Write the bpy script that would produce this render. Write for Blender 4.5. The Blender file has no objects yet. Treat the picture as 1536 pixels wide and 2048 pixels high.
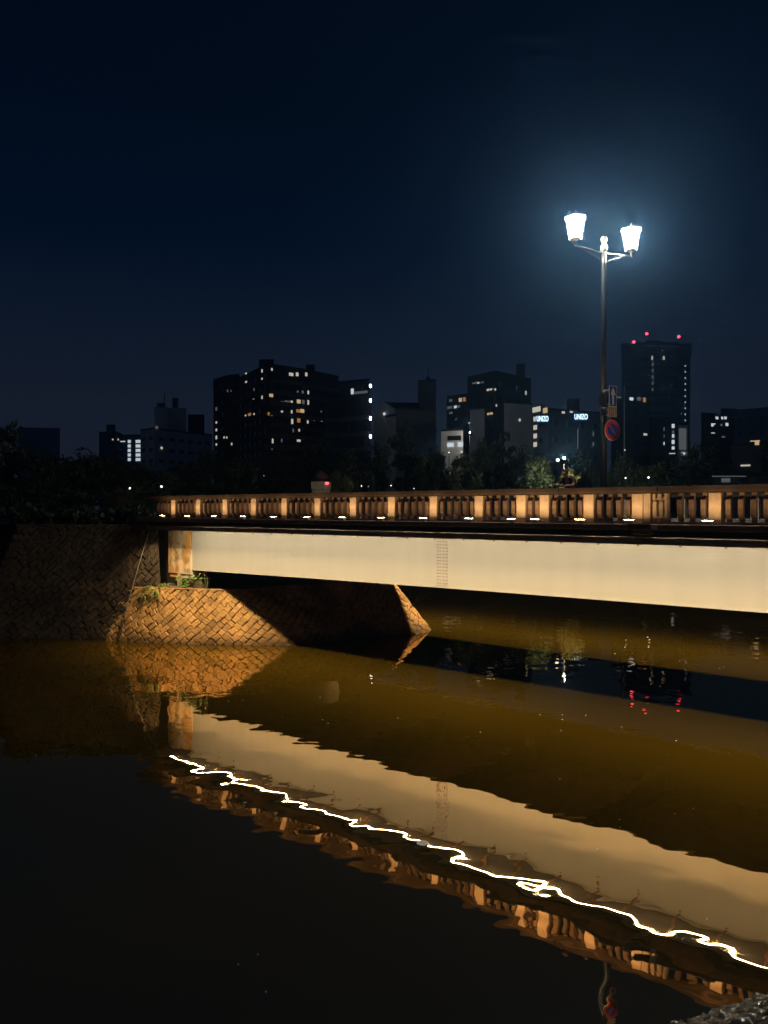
import bpy, bmesh, math, random
import numpy as np
from mathutils import Vector, Matrix
random.seed(7)
R = math.radians
scene = bpy.context.scene
COL = scene.collection

# ------------------------------------------------------------------ camera
F, CX, CY, HOR, CAMZ = 1540.0, 768.0, 1024.0, 1018.0, 6.0     # focal length and horizon in photograph pixels
cam = bpy.data.cameras.new('camera'); cam_o = bpy.data.objects.new('camera', cam); COL.objects.link(cam_o)
cam.sensor_fit = 'VERTICAL'; cam.sensor_height = 36.0; cam.lens = 36.0 * F / 2048.0
cam.clip_start = 0.1; cam.clip_end = 5000
cam_o.location = (0, 0, CAMZ); cam_o.rotation_euler = (R(90) - math.atan((CY - HOR) / F), 0, 0)
scene.camera = cam_o

# ------------------------------------------------------------------ night sky
world = bpy.data.worlds.new('World'); scene.world = world; world.use_nodes = True
wn, wl = world.node_tree.nodes, world.node_tree.links
wn.clear()
w_out = wn.new('ShaderNodeOutputWorld'); w_bg = wn.new('ShaderNodeBackground'); w_bg2 = wn.new('ShaderNodeBackground')
w_add = wn.new('ShaderNodeAddShader')
sky = wn.new('ShaderNodeTexSky'); sky.sky_type = 'NISHITA'; sky.sun_disc = False
sky.sun_elevation = R(-4); sky.sun_rotation = R(20)
wl.new(sky.outputs[0], w_bg.inputs[0]); w_bg.inputs[1].default_value = 0.0015
# glow of the city low over the horizon, the same all the way round
w_tc = wn.new('ShaderNodeTexCoord'); w_sep = wn.new('ShaderNodeSeparateXYZ'); w_rmp = wn.new('ShaderNodeValToRGB')
wl.new(w_tc.outputs['Generated'], w_sep.inputs[0]); wl.new(w_sep.outputs[2], w_rmp.inputs[0])
el = w_rmp.color_ramp.elements
el[0].position = 0.0; el[0].color = (0.0170, 0.0210, 0.0320, 1)
el[1].position = 1.0; el[1].color = (0.0001, 0.0010, 0.0036, 1)
for ps, c in ((0.12, (0.0125, 0.0175, 0.0290)), (0.20, (0.0068, 0.0125, 0.0250)), (0.32, (0.0007, 0.0054, 0.0165)), (0.45, (0.0002, 0.0034, 0.0105))):
    e = el.new(ps); e.color = (*c, 1)
wl.new(w_rmp.outputs[0], w_bg2.inputs[0]); w_bg2.inputs[1].default_value = 1.0
wl.new(w_bg.outputs[0], w_add.inputs[0]); wl.new(w_bg2.outputs[0], w_add.inputs[1]); wl.new(w_add.outputs[0], w_out.inputs[0])
# the moon, faint
sun = bpy.data.lights.new('moon', 'SUN'); sun.energy = 0.008; sun.angle = R(0.5); sun.color = (0.75, 0.85, 1.0)
sun_o = bpy.data.objects.new('moon', sun); COL.objects.link(sun_o); sun_o.rotation_euler = (R(55), 0, R(-25))

# ------------------------------------------------------------------ exposure and renderer
vs = scene.view_settings; vs.view_transform = 'Standard'; vs.look = 'None'; vs.exposure = 0.0; vs.gamma = 1.0; vs.use_curve_mapping = False
scene.render.engine = 'CYCLES'
cy = scene.cycles
cy.max_bounces = 6; cy.diffuse_bounces = 3; cy.glossy_bounces = 3; cy.transmission_bounces = 3; cy.volume_bounces = 0
cy.sample_clamp_indirect = 4.0; cy.caustics_reflective = False; cy.caustics_refractive = False
cy.use_adaptive_sampling = True; cy.adaptive_threshold = 0.02
cy.use_denoising = True; cy.denoiser = 'OPENIMAGEDENOISE'
try: cy.denoising_input_passes = 'RGB_ALBEDO_NORMAL'
except Exception: pass

# ================================================================== helpers
def new_mat(name):
    m = bpy.data.materials.new(name); m.use_nodes = True
    nt = m.node_tree; b = nt.nodes['Principled BSDF']
    return m, nt, b
def lin(c): return (c[0], c[1], c[2], 1)
def mat(name, color, rough=0.8, metal=0.0, var=0.25, scale=3.0, bump=0.0, bscale=20.0, rnd=0.0, spec=0.5, warp=None):
    """plain surface: base colour broken up by two noises, optional per-object variation and fine relief"""
    m, nt, b = new_mat(name); N, L = nt.nodes, nt.links
    tc = N.new('ShaderNodeTexCoord'); n1 = N.new('ShaderNodeTexNoise'); n1.inputs['Scale'].default_value = scale; n1.inputs['Detail'].default_value = 6
    src = tc.outputs['Object']
    if warp:
        mp = N.new('ShaderNodeMapping'); mp.inputs['Scale'].default_value = warp; L.new(src, mp.inputs[0]); src = mp.outputs[0]
    L.new(src, n1.inputs['Vector'])
    rm = N.new('ShaderNodeMapRange'); rm.inputs[1].default_value = 0.3; rm.inputs[2].default_value = 0.7
    rm.inputs[3].default_value = 1 - var; rm.inputs[4].default_value = 1 + var
    L.new(n1.outputs[0], rm.inputs[0])
    fac = rm.outputs[0]
    if rnd:
        oi = N.new('ShaderNodeObjectInfo'); r2 = N.new('ShaderNodeMapRange'); r2.inputs[3].default_value = 1 - rnd; r2.inputs[4].default_value = 1 + rnd
        L.new(oi.outputs['Random'], r2.inputs[0]); mu = N.new('ShaderNodeMath'); mu.operation = 'MULTIPLY'
        L.new(fac, mu.inputs[0]); L.new(r2.outputs[0], mu.inputs[1]); fac = mu.outputs[0]
    mx = N.new('ShaderNodeVectorMath'); mx.operation = 'SCALE'; mx.inputs[0].default_value = color
    L.new(fac, mx.inputs['Scale']); L.new(mx.outputs[0], b.inputs['Base Color'])
    b.inputs['Roughness'].default_value = rough; b.inputs['Metallic'].default_value = metal; b.inputs['Specular IOR Level'].default_value = spec
    if bump:
        n2 = N.new('ShaderNodeTexNoise'); n2.inputs['Scale'].default_value = bscale; n2.inputs['Detail'].default_value = 5
        L.new(src, n2.inputs['Vector']); bp = N.new('ShaderNodeBump'); bp.inputs['Distance'].default_value = bump; bp.inputs['Strength'].default_value = 0.8
        L.new(n2.outputs[0], bp.inputs['Height']); L.new(bp.outputs[0], b.inputs['Normal'])
    return m
def tide(m, z0=0.05, z1=0.42, dark=0.35):
    """damp algae band above the water line, broken by noise"""
    N, L = m.node_tree.nodes, m.node_tree.links; b = N['Principled BSDF']; src = b.inputs['Base Color'].links[0].from_socket
    g = N.new('ShaderNodeNewGeometry'); sp_ = N.new('ShaderNodeSeparateXYZ'); L.new(g.outputs['Position'], sp_.inputs[0])
    n = N.new('ShaderNodeTexNoise'); n.inputs['Scale'].default_value = 0.9; n.inputs['Detail'].default_value = 5; L.new(g.outputs['Position'], n.inputs['Vector'])
    ad = N.new('ShaderNodeMath'); ad.operation = 'MULTIPLY_ADD'; ad.inputs[1].default_value = -0.7; L.new(n.outputs[0], ad.inputs[0])
    sh = N.new('ShaderNodeMath'); sh.operation = 'ADD'; sh.inputs[1].default_value = 0.35; L.new(sp_.outputs[2], sh.inputs[0]); L.new(sh.outputs[0], ad.inputs[2])
    mr = N.new('ShaderNodeMapRange'); mr.inputs[1].default_value = z0; mr.inputs[2].default_value = z1; mr.inputs[3].default_value = dark; mr.inputs[4].default_value = 1.0; L.new(ad.outputs[0], mr.inputs[0])
    n2 = N.new('ShaderNodeTexNoise'); n2.inputs['Scale'].default_value = 0.55; n2.inputs['Detail'].default_value = 7; L.new(g.outputs['Position'], n2.inputs['Vector'])
    m2 = N.new('ShaderNodeMapRange'); m2.inputs[1].default_value = 0.36; m2.inputs[2].default_value = 0.60; m2.inputs[3].default_value = 0.55; m2.inputs[4].default_value = 1.12; L.new(n2.outputs[0], m2.inputs[0])
    mm = N.new('ShaderNodeMath'); mm.operation = 'MULTIPLY'; L.new(mr.outputs[0], mm.inputs[0]); L.new(m2.outputs[0], mm.inputs[1])
    v = N.new('ShaderNodeVectorMath'); v.operation = 'SCALE'; L.new(src, v.inputs[0]); L.new(mm.outputs[0], v.inputs['Scale']); L.new(v.outputs[0], b.inputs['Base Color'])
    return m
def emit(name, color, strength, sampled=True):
    m, nt, b = new_mat(name)
    b.inputs['Base Color'].default_value = (0.02, 0.02, 0.02, 1)
    b.inputs['Emission Color'].default_value = lin(color); b.inputs['Emission Strength'].default_value = strength
    if not sampled: m.cycles.emission_sampling = 'NONE'
    return m
def mesh(name, verts, faces, smooth=False):
    me = bpy.data.meshes.new(name); me.from_pydata([tuple(v) for v in verts], [], faces); me.update()
    if smooth:
        me.polygons.foreach_set('use_smooth', [True] * len(me.polygons))
    return me
class MB:
    """collects boxes, tubes, lathes and prisms; build() links them as one mesh object"""
    def __init__(s): s.v = []; s.f = []
    def add(s, v, f):
        o = len(s.v); s.v += [tuple(p) for p in v]; s.f += [tuple(i + o for i in q) for q in f]; return s
    def box(s, a, b, bev=0.0):
        x0, y0, z0 = a; x1, y1, z1 = b
        if bev <= 0:
            v = [(x0,y0,z0),(x1,y0,z0),(x1,y1,z0),(x0,y1,z0),(x0,y0,z1),(x1,y0,z1),(x1,y1,z1),(x0,y1,z1)]
            return s.add(v, [(0,3,2,1),(4,5,6,7),(0,1,5,4),(1,2,6,5),(2,3,7,6),(3,0,4,7)])
        bm = bmesh.new(); bmesh.ops.create_cube(bm, size=1)
        for q in bm.verts: q.co = Vector(((q.co.x+.5)*(x1-x0)+x0, (q.co.y+.5)*(y1-y0)+y0, (q.co.z+.5)*(z1-z0)+z0))
        bmesh.ops.bevel(bm, geom=bm.edges[:], offset=bev, segments=1, affect='EDGES')
        bm.verts.index_update(); s.add([q.co[:] for q in bm.verts], [[q.index for q in f.verts] for f in bm.faces]); bm.free(); return s
    def prism(s, pts, z0, z1):
        n = len(pts); v = [(p[0], p[1], z0) for p in pts] + [(p[0], p[1], z1) for p in pts]
        return s.add(v, [tuple(range(n))[::-1], tuple(range(n, 2*n))] + [(i, (i+1) % n, n+(i+1) % n, n+i) for i in range(n)])
    def lathe(s, prof, seg=12, c=(0, 0, 0), ph=0.0):
        v = []; f = []; k = len(prof)
        for (r, z) in prof:
            for j in range(seg):
                a = ph + 2*math.pi*j/seg; v.append((c[0]+r*math.cos(a), c[1]+r*math.sin(a), c[2]+z))
        for i in range(k-1):
            for j in range(seg):
                f.append((i*seg+j, i*seg+(j+1) % seg, (i+1)*seg+(j+1) % seg, (i+1)*seg+j))
        f.append(tuple(range(seg))[::-1]); f.append(tuple(range((k-1)*seg, k*seg)))
        return s.add(v, f)
    def tube(s, pts, rad, seg=6):
        pts = [Vector(p) for p in pts]; n = len(pts); v = []; f = []
        if not isinstance(rad, (list, tuple)): rad = [rad]*n
        for i, p in enumerate(pts):
            t = (pts[min(i+1, n-1)] - pts[max(i-1, 0)]).normalized()
            a = t.cross(Vector((0, 0, 1)));
            if a.length < 1e-3: a = Vector((1, 0, 0))
            a.normalize(); b = t.cross(a)
            for j in range(seg):
                w = 2*math.pi*j/seg; v.append(p + (a*math.cos(w) + b*math.sin(w))*rad[i])
        for i in range(n-1):
            for j in range(seg):
                f.append((i*seg+j, i*seg+(j+1) % seg, (i+1)*seg+(j+1) % seg, (i+1)*seg+j))
        f.append(tuple(range(seg))[::-1]); f.append(tuple(range((n-1)*seg, n*seg)))
        return s.add(v, f)
    def mesh(s, name, smooth=False): return mesh(name, s.v, s.f, smooth)
    def build(s, name, m, parent=None, smooth=False, loc=(0, 0, 0)): return obj(name, s.mesh(name, smooth), m, parent, loc)
def obj(name, data, m=None, parent=None, loc=(0, 0, 0), rot=(0, 0, 0), scl=(1, 1, 1)):
    o = bpy.data.objects.new(name, data); COL.objects.link(o)
    if m is not None and not len(data.materials): data.materials.append(m)
    o.location = loc; o.rotation_euler = rot; o.scale = scl
    if parent is not None: o.parent = parent
    return o
def tag(o, label=None, cat=None, group=None, kind=None):
    if label: o['label'] = label
    if cat: o['category'] = cat
    if group: o['group'] = group
    if kind: o['kind'] = kind
    return o
def thing(name, label, cat, loc=(0, 0, 0), rz=0.0, group=None):
    o = bpy.data.objects.new(name, None); COL.objects.link(o); o.empty_display_size = 0.2
    o.location = loc; o.rotation_euler = (0, 0, rz)
    return tag(o, label, cat, group)
def W(px, py, d):                         # photograph pixel at depth d -> world point
    return Vector(((px - CX)/F*d, d, CAMZ - (py - HOR)/F*d))
def WX(px, d): return (px - CX)/F*d
def WZ(py, d): return CAMZ - (py - HOR)/F*d

# ------------------------------------------------------------------ bridge frame: x along the bridge, y inward (away from us), z up, water at 0
BO = Vector((3.15, 25.3, 0)); BA = math.atan2(-0.643, 0.766)
BU = Vector((math.cos(BA), math.sin(BA), 0)); BV = Vector((-math.sin(BA), math.cos(BA), 0))
def B(s, y, z): return BO + BU*s + BV*y + Vector((0, 0, z))
S0, S1, BW = -17.4, 34.0, 9.8             # bridge ends and distance between the two girders

# ================================================================== materials
M = {}
M['girder'] = mat('cream girder paint', (0.435, 0.41, 0.358), 0.5, var=0.03, scale=1.6, warp=(1.4, 1, 0.18), spec=0.3)
M['deck'] = mat('dark concrete deck', (0.09, 0.075, 0.06), 0.9, var=0.3, scale=1.5)
M['ledge'] = mat('brown stone ledge', (0.26, 0.165, 0.11), 0.85, var=0.35, scale=2.5, bump=0.004)
M['trough'] = mat('weathered olive metal trough', (0.32, 0.28, 0.22), 0.6, var=0.3, scale=2.0)
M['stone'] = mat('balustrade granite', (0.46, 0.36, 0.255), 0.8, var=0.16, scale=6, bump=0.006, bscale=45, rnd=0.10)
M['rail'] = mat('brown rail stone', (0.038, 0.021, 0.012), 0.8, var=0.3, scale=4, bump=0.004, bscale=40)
M['asphalt'] = mat('asphalt', (0.05, 0.05, 0.052), 0.9, var=0.2, scale=8)
M['pave'] = mat('footway paving', (0.22, 0.20, 0.18), 0.9, var=0.2, scale=2)
M['rust'] = mat('rusty steel', (0.20, 0.09, 0.035), 0.85, var=0.4, scale=15)
M['apron'] = mat('ochre revetment stone', (0.62, 0.345, 0.115), 0.85, var=0.28, scale=5, bump=0.012, bscale=18, rnd=0.28)
M['wallstone'] = mat('shade-darkened wall stone', (0.062, 0.042, 0.023), 0.9, var=0.4, scale=4, bump=0.012, bscale=16, rnd=0.45)  # tone lowered so the wall looks shaded despite the lamps
M['mortar'] = mat('dark joint earth', (0.045, 0.032, 0.02), 1.0, var=0.3, scale=6)
M['earth'] = mat('dark earth', (0.035, 0.032, 0.022), 1.0, var=0.4, scale=0.5)
M['berm'] = mat('sandy berm', (0.22, 0.16, 0.09), 1.0, var=0.3, scale=3)
M['cobble'] = mat('wet grey cobble', (0.11, 0.105, 0.10), 0.22, var=0.35, scale=7, bump=0.01, bscale=14, rnd=0.4)
M['pole'] = mat('dark green pole paint', (0.010, 0.012, 0.014), 0.5, var=0.2, scale=5)
M['brass'] = mat('pale metal', (0.16, 0.155, 0.14), 0.4, 0.6, var=0.2, scale=5)
M['frame'] = mat('lantern frame', (0.30, 0.30, 0.27), 0.5, 0.3, var=0.2, scale=9)
M['alu'] = mat('brushed grey metal', (0.5, 0.5, 0.48), 0.5, 0.4, var=0.15, scale=9)
M['bark'] = mat('bark', (0.05, 0.035, 0.025), 0.95, var=0.4, scale=4, bump=0.02)
M['leaf'] = mat('leaf', (0.05, 0.075, 0.025), 0.6, var=0.35, scale=0.6, rnd=0.25)
M['leaf2'] = mat('dark evergreen leaf', (0.035, 0.055, 0.025), 0.6, var=0.35, scale=0.6, rnd=0.25)
M['leaf3'] = mat('pale yellow green leaf', (0.20, 0.20, 0.05), 0.6, var=0.3, scale=0.6)
M['fern'] = mat('fern frond', (0.16, 0.20, 0.03), 0.6, var=0.4, scale=5)
M['ivy'] = mat('ivy leaf', (0.12, 0.22, 0.04), 0.5, var=0.4, scale=6)
M['dry'] = mat('dry weed', (0.30, 0.22, 0.12), 0.9, var=0.4, scale=6)
M['glass'] = mat('dark window glass', (0.02, 0.022, 0.026), 0.12, var=0.1, scale=1)
M['skin'] = mat('skin', (0.48, 0.28, 0.19), 0.6, var=0.06, scale=8)
M['hair'] = mat('black hair', (0.015, 0.011, 0.009), 0.5, var=0.2, scale=30)
M['cloth'] = mat('dark maroon jacket', (0.05, 0.016, 0.015), 0.9, var=0.2, scale=20)
M['cloth2'] = mat('black coat', (0.008, 0.008, 0.009), 0.95, var=0.2, scale=20)
M['jeans'] = mat('dark trousers', (0.02, 0.024, 0.035), 0.9, var=0.2, scale=20)
M['white'] = mat('white sign paint', (0.82, 0.81, 0.78), 0.5, var=0.05, scale=5)
M['blue'] = mat('sign blue', (0.015, 0.10, 0.62), 0.45, var=0.08, scale=6)
M['red'] = mat('sign red', (0.74, 0.045, 0.045), 0.45, var=0.08, scale=6)
M['tan'] = mat('worn tan plate', (0.50, 0.42, 0.32), 0.6, var=0.15, scale=9)
M['ink'] = mat('faded brown ink', (0.17, 0.08, 0.05), 0.7, var=0.2, scale=9)
M['foam'] = mat('pale floating petal', (0.8, 0.78, 0.72), 0.6, var=0.1, scale=9)
tide(M['apron']); tide(M['wallstone'], dark=0.5)
def end_block_mat():
    m, nt, b = new_mat('rust stained concrete'); N, L = nt.nodes, nt.links
    tc = N.new('ShaderNodeTexCoord'); mp = N.new('ShaderNodeMapping'); mp.inputs['Scale'].default_value = (1.6, 1.6, 0.35)
    L.new(tc.outputs['Object'], mp.inputs[0])
    n = N.new('ShaderNodeTexNoise'); n.inputs['Scale'].default_value = 1.5; n.inputs['Detail'].default_value = 5; L.new(mp.outputs[0], n.inputs['Vector'])
    r = N.new('ShaderNodeValToRGB'); e = r.color_ramp.elements
    e[0].position = 0.40; e[0].color = (0.68, 0.56, 0.40, 1); e[1].position = 0.62; e[1].color = (0.58, 0.30, 0.07, 1)
    L.new(n.outputs[0], r.inputs[0])
    n2 = N.new('ShaderNodeTexNoise'); n2.inputs['Scale'].default_value = 2.3; n2.inputs['Detail'].default_value = 8; L.new(tc.outputs['Object'], n2.inputs['Vector'])
    r2 = N.new('ShaderNodeValToRGB'); r2.color_ramp.elements[0].position = 0.32; r2.color_ramp.elements[0].color = (0.35, 0.33, 0.25, 1)
    r2.color_ramp.elements[1].position = 0.5; r2.color_ramp.elements[1].color = (1, 1, 1, 1); L.new(n2.outputs[0], r2.inputs[0])
    mx = N.new('ShaderNodeMixRGB'); mx.blend_type = 'MULTIPLY'; mx.inputs[0].default_value = 1
    L.new(r.outputs[0], mx.inputs[1]); L.new(r2.outputs[0], mx.inputs[2]); L.new(mx.outputs[0], b.inputs['Base Color']); b.inputs['Roughness'].default_value = 0.9
    bp = N.new('ShaderNodeBump'); bp.inputs['Distance'].default_value = 0.01; L.new(n2.outputs[0], bp.inputs['Height']); L.new(bp.outputs[0], b.inputs['Normal'])
    return m
M['endblock'] = end_block_mat()
def water_mat():
    m, nt, b = new_mat('turbid river water'); N, L = nt.nodes, nt.links
    N.remove(b); out = [q for q in N if q.type == 'OUTPUT_MATERIAL'][0]
    tc = N.new('ShaderNodeTexCoord')
    def noise(scale, detail, warp=(1, 1, 1), rot=0.0):
        mp = N.new('ShaderNodeMapping'); mp.inputs['Scale'].default_value = warp; mp.inputs['Rotation'].default_value = (0, 0, rot); L.new(tc.outputs['Object'], mp.inputs[0])
        n = N.new('ShaderNodeTexNoise'); n.inputs['Scale'].default_value = scale; n.inputs['Detail'].default_value = detail; n.inputs['Roughness'].default_value = 0.45
        L.new(mp.outputs[0], n.inputs['Vector']); return n.outputs[0]
    def madd(x, k, y):
        q = N.new('ShaderNodeMath'); q.operation = 'MULTIPLY_ADD'; q.inputs[1].default_value = k; L.new(x, q.inputs[0]); L.new(y, q.inputs[2]); return q
    s1 = madd(noise(2.9, 0.0, (1, 1.2, 1), 1.1), 0.22, noise(1.3, 0.0, (1, 1, 1), 0.4)); s1 = madd(noise(6.5, 0.0, (1, 1.2, 1), 0.2), 0.010, s1.outputs[0])
    bp = N.new('ShaderNodeBump'); bp.inputs['Strength'].default_value = 1.0; bp.inputs['Distance'].default_value = WAVE
    L.new(s1.outputs[0], bp.inputs['Height'])
    gl = N.new('ShaderNodeBsdfGlossy'); gl.inputs['Roughness'].default_value = 0.012; gl.inputs['Color'].default_value = (1.0, 0.78, 0.52, 1); L.new(bp.outputs[0], gl.inputs['Normal'])
    df = N.new('ShaderNodeBsdfDiffuse'); n3 = noise(0.12, 3)
    rp = N.new('ShaderNodeValToRGB'); rp.color_ramp.elements[0].color = (0.055, 0.034, 0.002, 1); rp.color_ramp.elements[1].color = (0.078, 0.049, 0.003, 1)
    rp.color_ramp.elements[0].position = 0.3; rp.color_ramp.elements[1].position = 0.7; L.new(n3, rp.inputs[0]); L.new(rp.outputs[0], df.inputs[0])
    fr = N.new('ShaderNodeFresnel'); fr.inputs[0].default_value = 9.0; L.new(bp.outputs[0], fr.inputs['Normal'])
    mx = N.new('ShaderNodeMixShader'); L.new(fr.outputs[0], mx.inputs[0]); L.new(df.outputs[0], mx.inputs[1]); L.new(gl.outputs[0], mx.inputs[2]); L.new(mx.outputs[0], out.inputs[0])
    return m
WAVE = 0.0066
M['water'] = water_mat()
STRIP = (1.0, 0.77, 0.46)
M['strip'] = emit('led strip', (1.0, 0.83, 0.55), 245)
M['lens'] = emit('floodlight lens', (1.0, 0.62, 0.29), 175)
M['lantern'] = emit('lantern glass', (1.0, 0.96, 0.82), 520)
M['lit_warm'] = emit('lit window warm', (1.0, 0.72, 0.40), 0.55, False)
M['lit_white'] = emit('lit window white', (1.0, 0.93, 0.76), 0.55, False)
M['lit_cool'] = emit('lit window cool', (0.80, 0.92, 1.0), 0.75, False)
M['lit_orange'] = emit('lit window orange', (1.0, 0.45, 0.15), 0.35, False)
M['lit_dim'] = emit('dim glow', (0.8, 0.85, 0.9), 0.10, False)
M['walllamp'] = emit('wall lamp', (0.85, 0.93, 1.0), 11)
M['parklamp'] = emit('park lamp globe', (1.0, 0.90, 0.70), 1500)
M['parklamp_s'] = emit('small park lamp globe', (1.0, 0.97, 0.90), 3, False)
M['beacon'] = emit('red beacon', (1.0, 0.06, 0.10), 5, False)
M['neon'] = emit('neon letters', (0.62, 0.88, 1.0), 2.2, False)
M['neonhalo'] = emit('neon halo glow', (0.0, 0.10, 0.42), 0.35, False)

# ================================================================== the setting: water, land, roads
def struct(o): o['kind'] = 'structure'; return o
struct(obj('river_water', mesh('river_water', [(-410, -8, 0), (410, -8, 0), (410, 130, 0), (-410, 130, 0)], [(0, 1, 2, 3)]), M['water']))
# land behind the left wall and beyond the river
def sheet(name, pts, z, m): return struct(obj(name, mesh(name, [(p[0], p[1], z) for p in pts], [tuple(range(len(pts)))]), m))
sheet('left_bank_ground', [(-410, 60), (-36, 56), (-18.0, 36.85), (-10.6, 36.75), (-9.9, 37.0), (-3.0, 45.2), (-3.0, 84), (-410, 84)], 5.22, M['earth'])
sheet('far_ground', [(-410, 84), (-3, 84), (-3, 78), (410, 78), (410, 630), (-410, 630)], 5.0, M['earth'])
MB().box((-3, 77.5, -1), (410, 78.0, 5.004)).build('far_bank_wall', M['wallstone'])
tag(bpy.data.objects['far_bank_wall'], 'long dark river wall on the far side beyond the bridge', 'river wall')
# bank under the photographer
NB = Vector((0.9165, 0.40, 0)); ND = Vector((0.40, -0.9165, 0))      # along the toe, and up the slope
NT = Vector((3.25, 8.95, 0))
q = [NT + NB*a + ND*5.6 for a in (-60, 60)]
sheet('near_bank_ground', [(q[0].x, q[0].y), (q[1].x, q[1].y), (q[1].x + 25, -45), (q[0].x, -45)], 4.4, M['earth'])

# ================================================================== bridge
bridge = thing('bridge', 'lit cream girder road bridge with stone balustrade crossing the dark river', 'bridge', BO, BA)
def zbot(s): return 3.37 - 0.145*(abs(8.7 - s)/24.3)**1.8
def girder(y0, out):                       # out = -1 near side, +1 far side
    ss = np.linspace(-15.6, S1, 40); t = 0.015
    mb = MB(); v = []; f = []
    for s in ss: v += [(s, y0-t, zbot(s)), (s, y0+t, zbot(s)), (s, y0+t, 5.2), (s, y0-t, 5.2)]
    for i in range(len(ss)-1):
        a, b = 4*i, 4*i+4
        f += [(a, b, b+3, a+3), (a+1, a+2, b+2, b+1), (a+2, a+3, b+3, b+2), (a, a+1, b+1, b)]
    f += [(0, 3, 2, 1)]
    return mb.add(v, f).build('girder', M['girder'], bridge)
def flange(parent, y0, ztop, zbt, w, name):
    ss = np.linspace(-15.6, S1, 40); v = []; f = []
    for s in ss: v += [(s, y0-w, zbt(s)), (s, y0+w, zbt(s)), (s, y0+w, ztop(s)), (s, y0-w, ztop(s))]
    for i in range(len(ss)-1):
        a, b = 4*i, 4*i+4
        f += [(a, b, b+3, a+3), (a+1, a+2, b+2, b+1), (a+2, a+3, b+3, b+2), (a, a+1, b+1, b)]
    f += [(0, 3, 2, 1)]
    return obj(name, mesh(name, v, f), M['girder'], parent)
g_near = girder(0.0, -1); g_far = girder(BW, 1)
for g, y0 in ((g_near, 0.0), (g_far, BW)):
    flange(g, y0, lambda s: zbot(s) + 0.002, lambda s: zbot(s) - 0.03, 0.05, 'bottom_flange')
    flange(g, y0, lambda s: 5.235, lambda s: 5.198, 0.10, 'top_flange')
# bolted splice plates on the near web
rivet = MB().lathe([(0.021, 0), (0.021, 0.012), (0.012, 0.022)], 6).mesh('bolt')
def splice(s0):
    zb = zbot(s0)
    pl = MB().box((s0-0.23, -0.033, zb+0.05), (s0+0.23, -0.0155, 5.12), 0.004).build('splice_plate', M['girder'], g_near)
    mb = MB()
    for r in range(15):
        for c in range(6):
            x = s0 - 0.185 + c*0.074 + (0.012 if c > 2 else -0.012); z = zb + 0.13 + r*(4.98 - zb)/15.0
            v = [(x + 0.020*math.cos(k*math.pi/3), -0.0335, z + 0.020*math.sin(k*math.pi/3)) for k in range(6)]
            v2 = [(x + 0.014*math.cos(k*math.pi/3), -0.050, z + 0.014*math.sin(k*math.pi/3)) for k in range(6)]
            mb.add(v + v2, [(0, 1, 2, 3, 4, 5), (11, 10, 9, 8, 7, 6)] + [(k, k+6, (k+1) % 6+6, (k+1) % 6) for k in range(6)])
    tag(mb.build('splice_bolts', M['rust'], g_near), kind='stuff')
for s0 in (-1.50, 14.6): splice(s0)
# arms that carry the light trough
arm = MB().box((-0.022, -1.28, 5.10), (0.022, -0.016, 5.14)).box((-0.035, -0.026, 4.95), (0.035, -0.0165, 5.02)).mesh('trough_arm')
for k in range(-12, 24):
    s = 0.56 + 1.19*k
    if s > -15.2: obj('trough_arm', arm, M['rust'], g_near, (s, 0, 0))
# cross beams and soffit
for k in range(9):
    s = -14 + k*5.6
    MB().box((s-0.1, 0.12, 4.1), (s+0.1, BW-0.12, 5.19)).build('cross_beam', M['deck'], bridge)
MB().box((S0, -1.10, 5.24), (S1, BW+1.10, 5.44)).build('deck_slab', M['deck'], bridge)
MB().box((S0, 1.6, 5.444), (S1, BW-1.6, 5.50)).build('roadway', M['asphalt'], bridge)
MB().box((S0, -0.70, 5.444), (S1, 1.59, 5.63), 0.01).build('footway', M['pave'], bridge)
MB().box((S0, BW-1.59, 5.444), (S1, BW+0.70, 5.63), 0.01).build('footway', M['pave'], bridge)
def ledge(y0, y1):
    mb = MB(); s = S0 - 0.1
    while s < S1:
        mb.box((s, y0, 5.445), (s+1.793, y1, 5.60), 0.012); s += 1.80
    return mb.build('stone_ledge', M['ledge'], bridge)
ledge(-1.70, -0.71); ledge(BW+0.71, BW+1.70)
BEAM = 255.0
# light troughs with led strips, both sides
for sd, y0 in ((-1, 0.0), (1, BW)):
    yy = lambda o: y0 + sd*o
    lo, hi = sorted((yy(1.285), yy(1.30)))
    tr = MB(); s = -17.3
    while s < S1:
        e_ = min(s + 3.6, S1); tr.box((s, lo, 5.052), (e_-0.0005, hi, 5.232)); s += 3.6
    a_, b_ = sorted((yy(1.12), yy(1.2845))); tr.box((-17.3, a_, 5.2), (S1, b_, 5.232))
    t_o = tr.build('light_trough', M['trough'], bridge)
    v = []; f = []; n = 40; r_ = 0.011; K = 6
    for i in range(n+1):
        s = -15.55 + (S1 + 15.55)*i/n
        v += [(s, yy(1.235 + r_*math.cos(math.pi*k/K)), 5.064 - r_*math.sin(math.pi*k/K)) for k in range(K+1)]
    for i in range(n):
        for k in range(K):
            qd = (i*(K+1)+k, i*(K+1)+k+1, (i+1)*(K+1)+k+1, (i+1)*(K+1)+k); f.append(qd if sd > 0 else qd[::-1])
    obj('led_strip', mesh('led_strip', v, f, True), M['strip'], t_o)
    for k in range(36 if sd < 0 else 30):            # the downward beams of the led modules
        ld = bpy.data.lights.new('led_beam', 'SPOT'); ld.energy = BEAM; ld.color = (1.0, 0.72, 0.38); ld.spot_size = R(118); ld.spot_blend = 1.0; ld.shadow_soft_size = 0.03
        lo_ = bpy.data.objects.new('led_beam', ld); COL.objects.link(lo_); lo_.parent = t_o; lo_.location = (-17.0 + 1.2*k, yy(1.165), 5.075)
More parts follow.
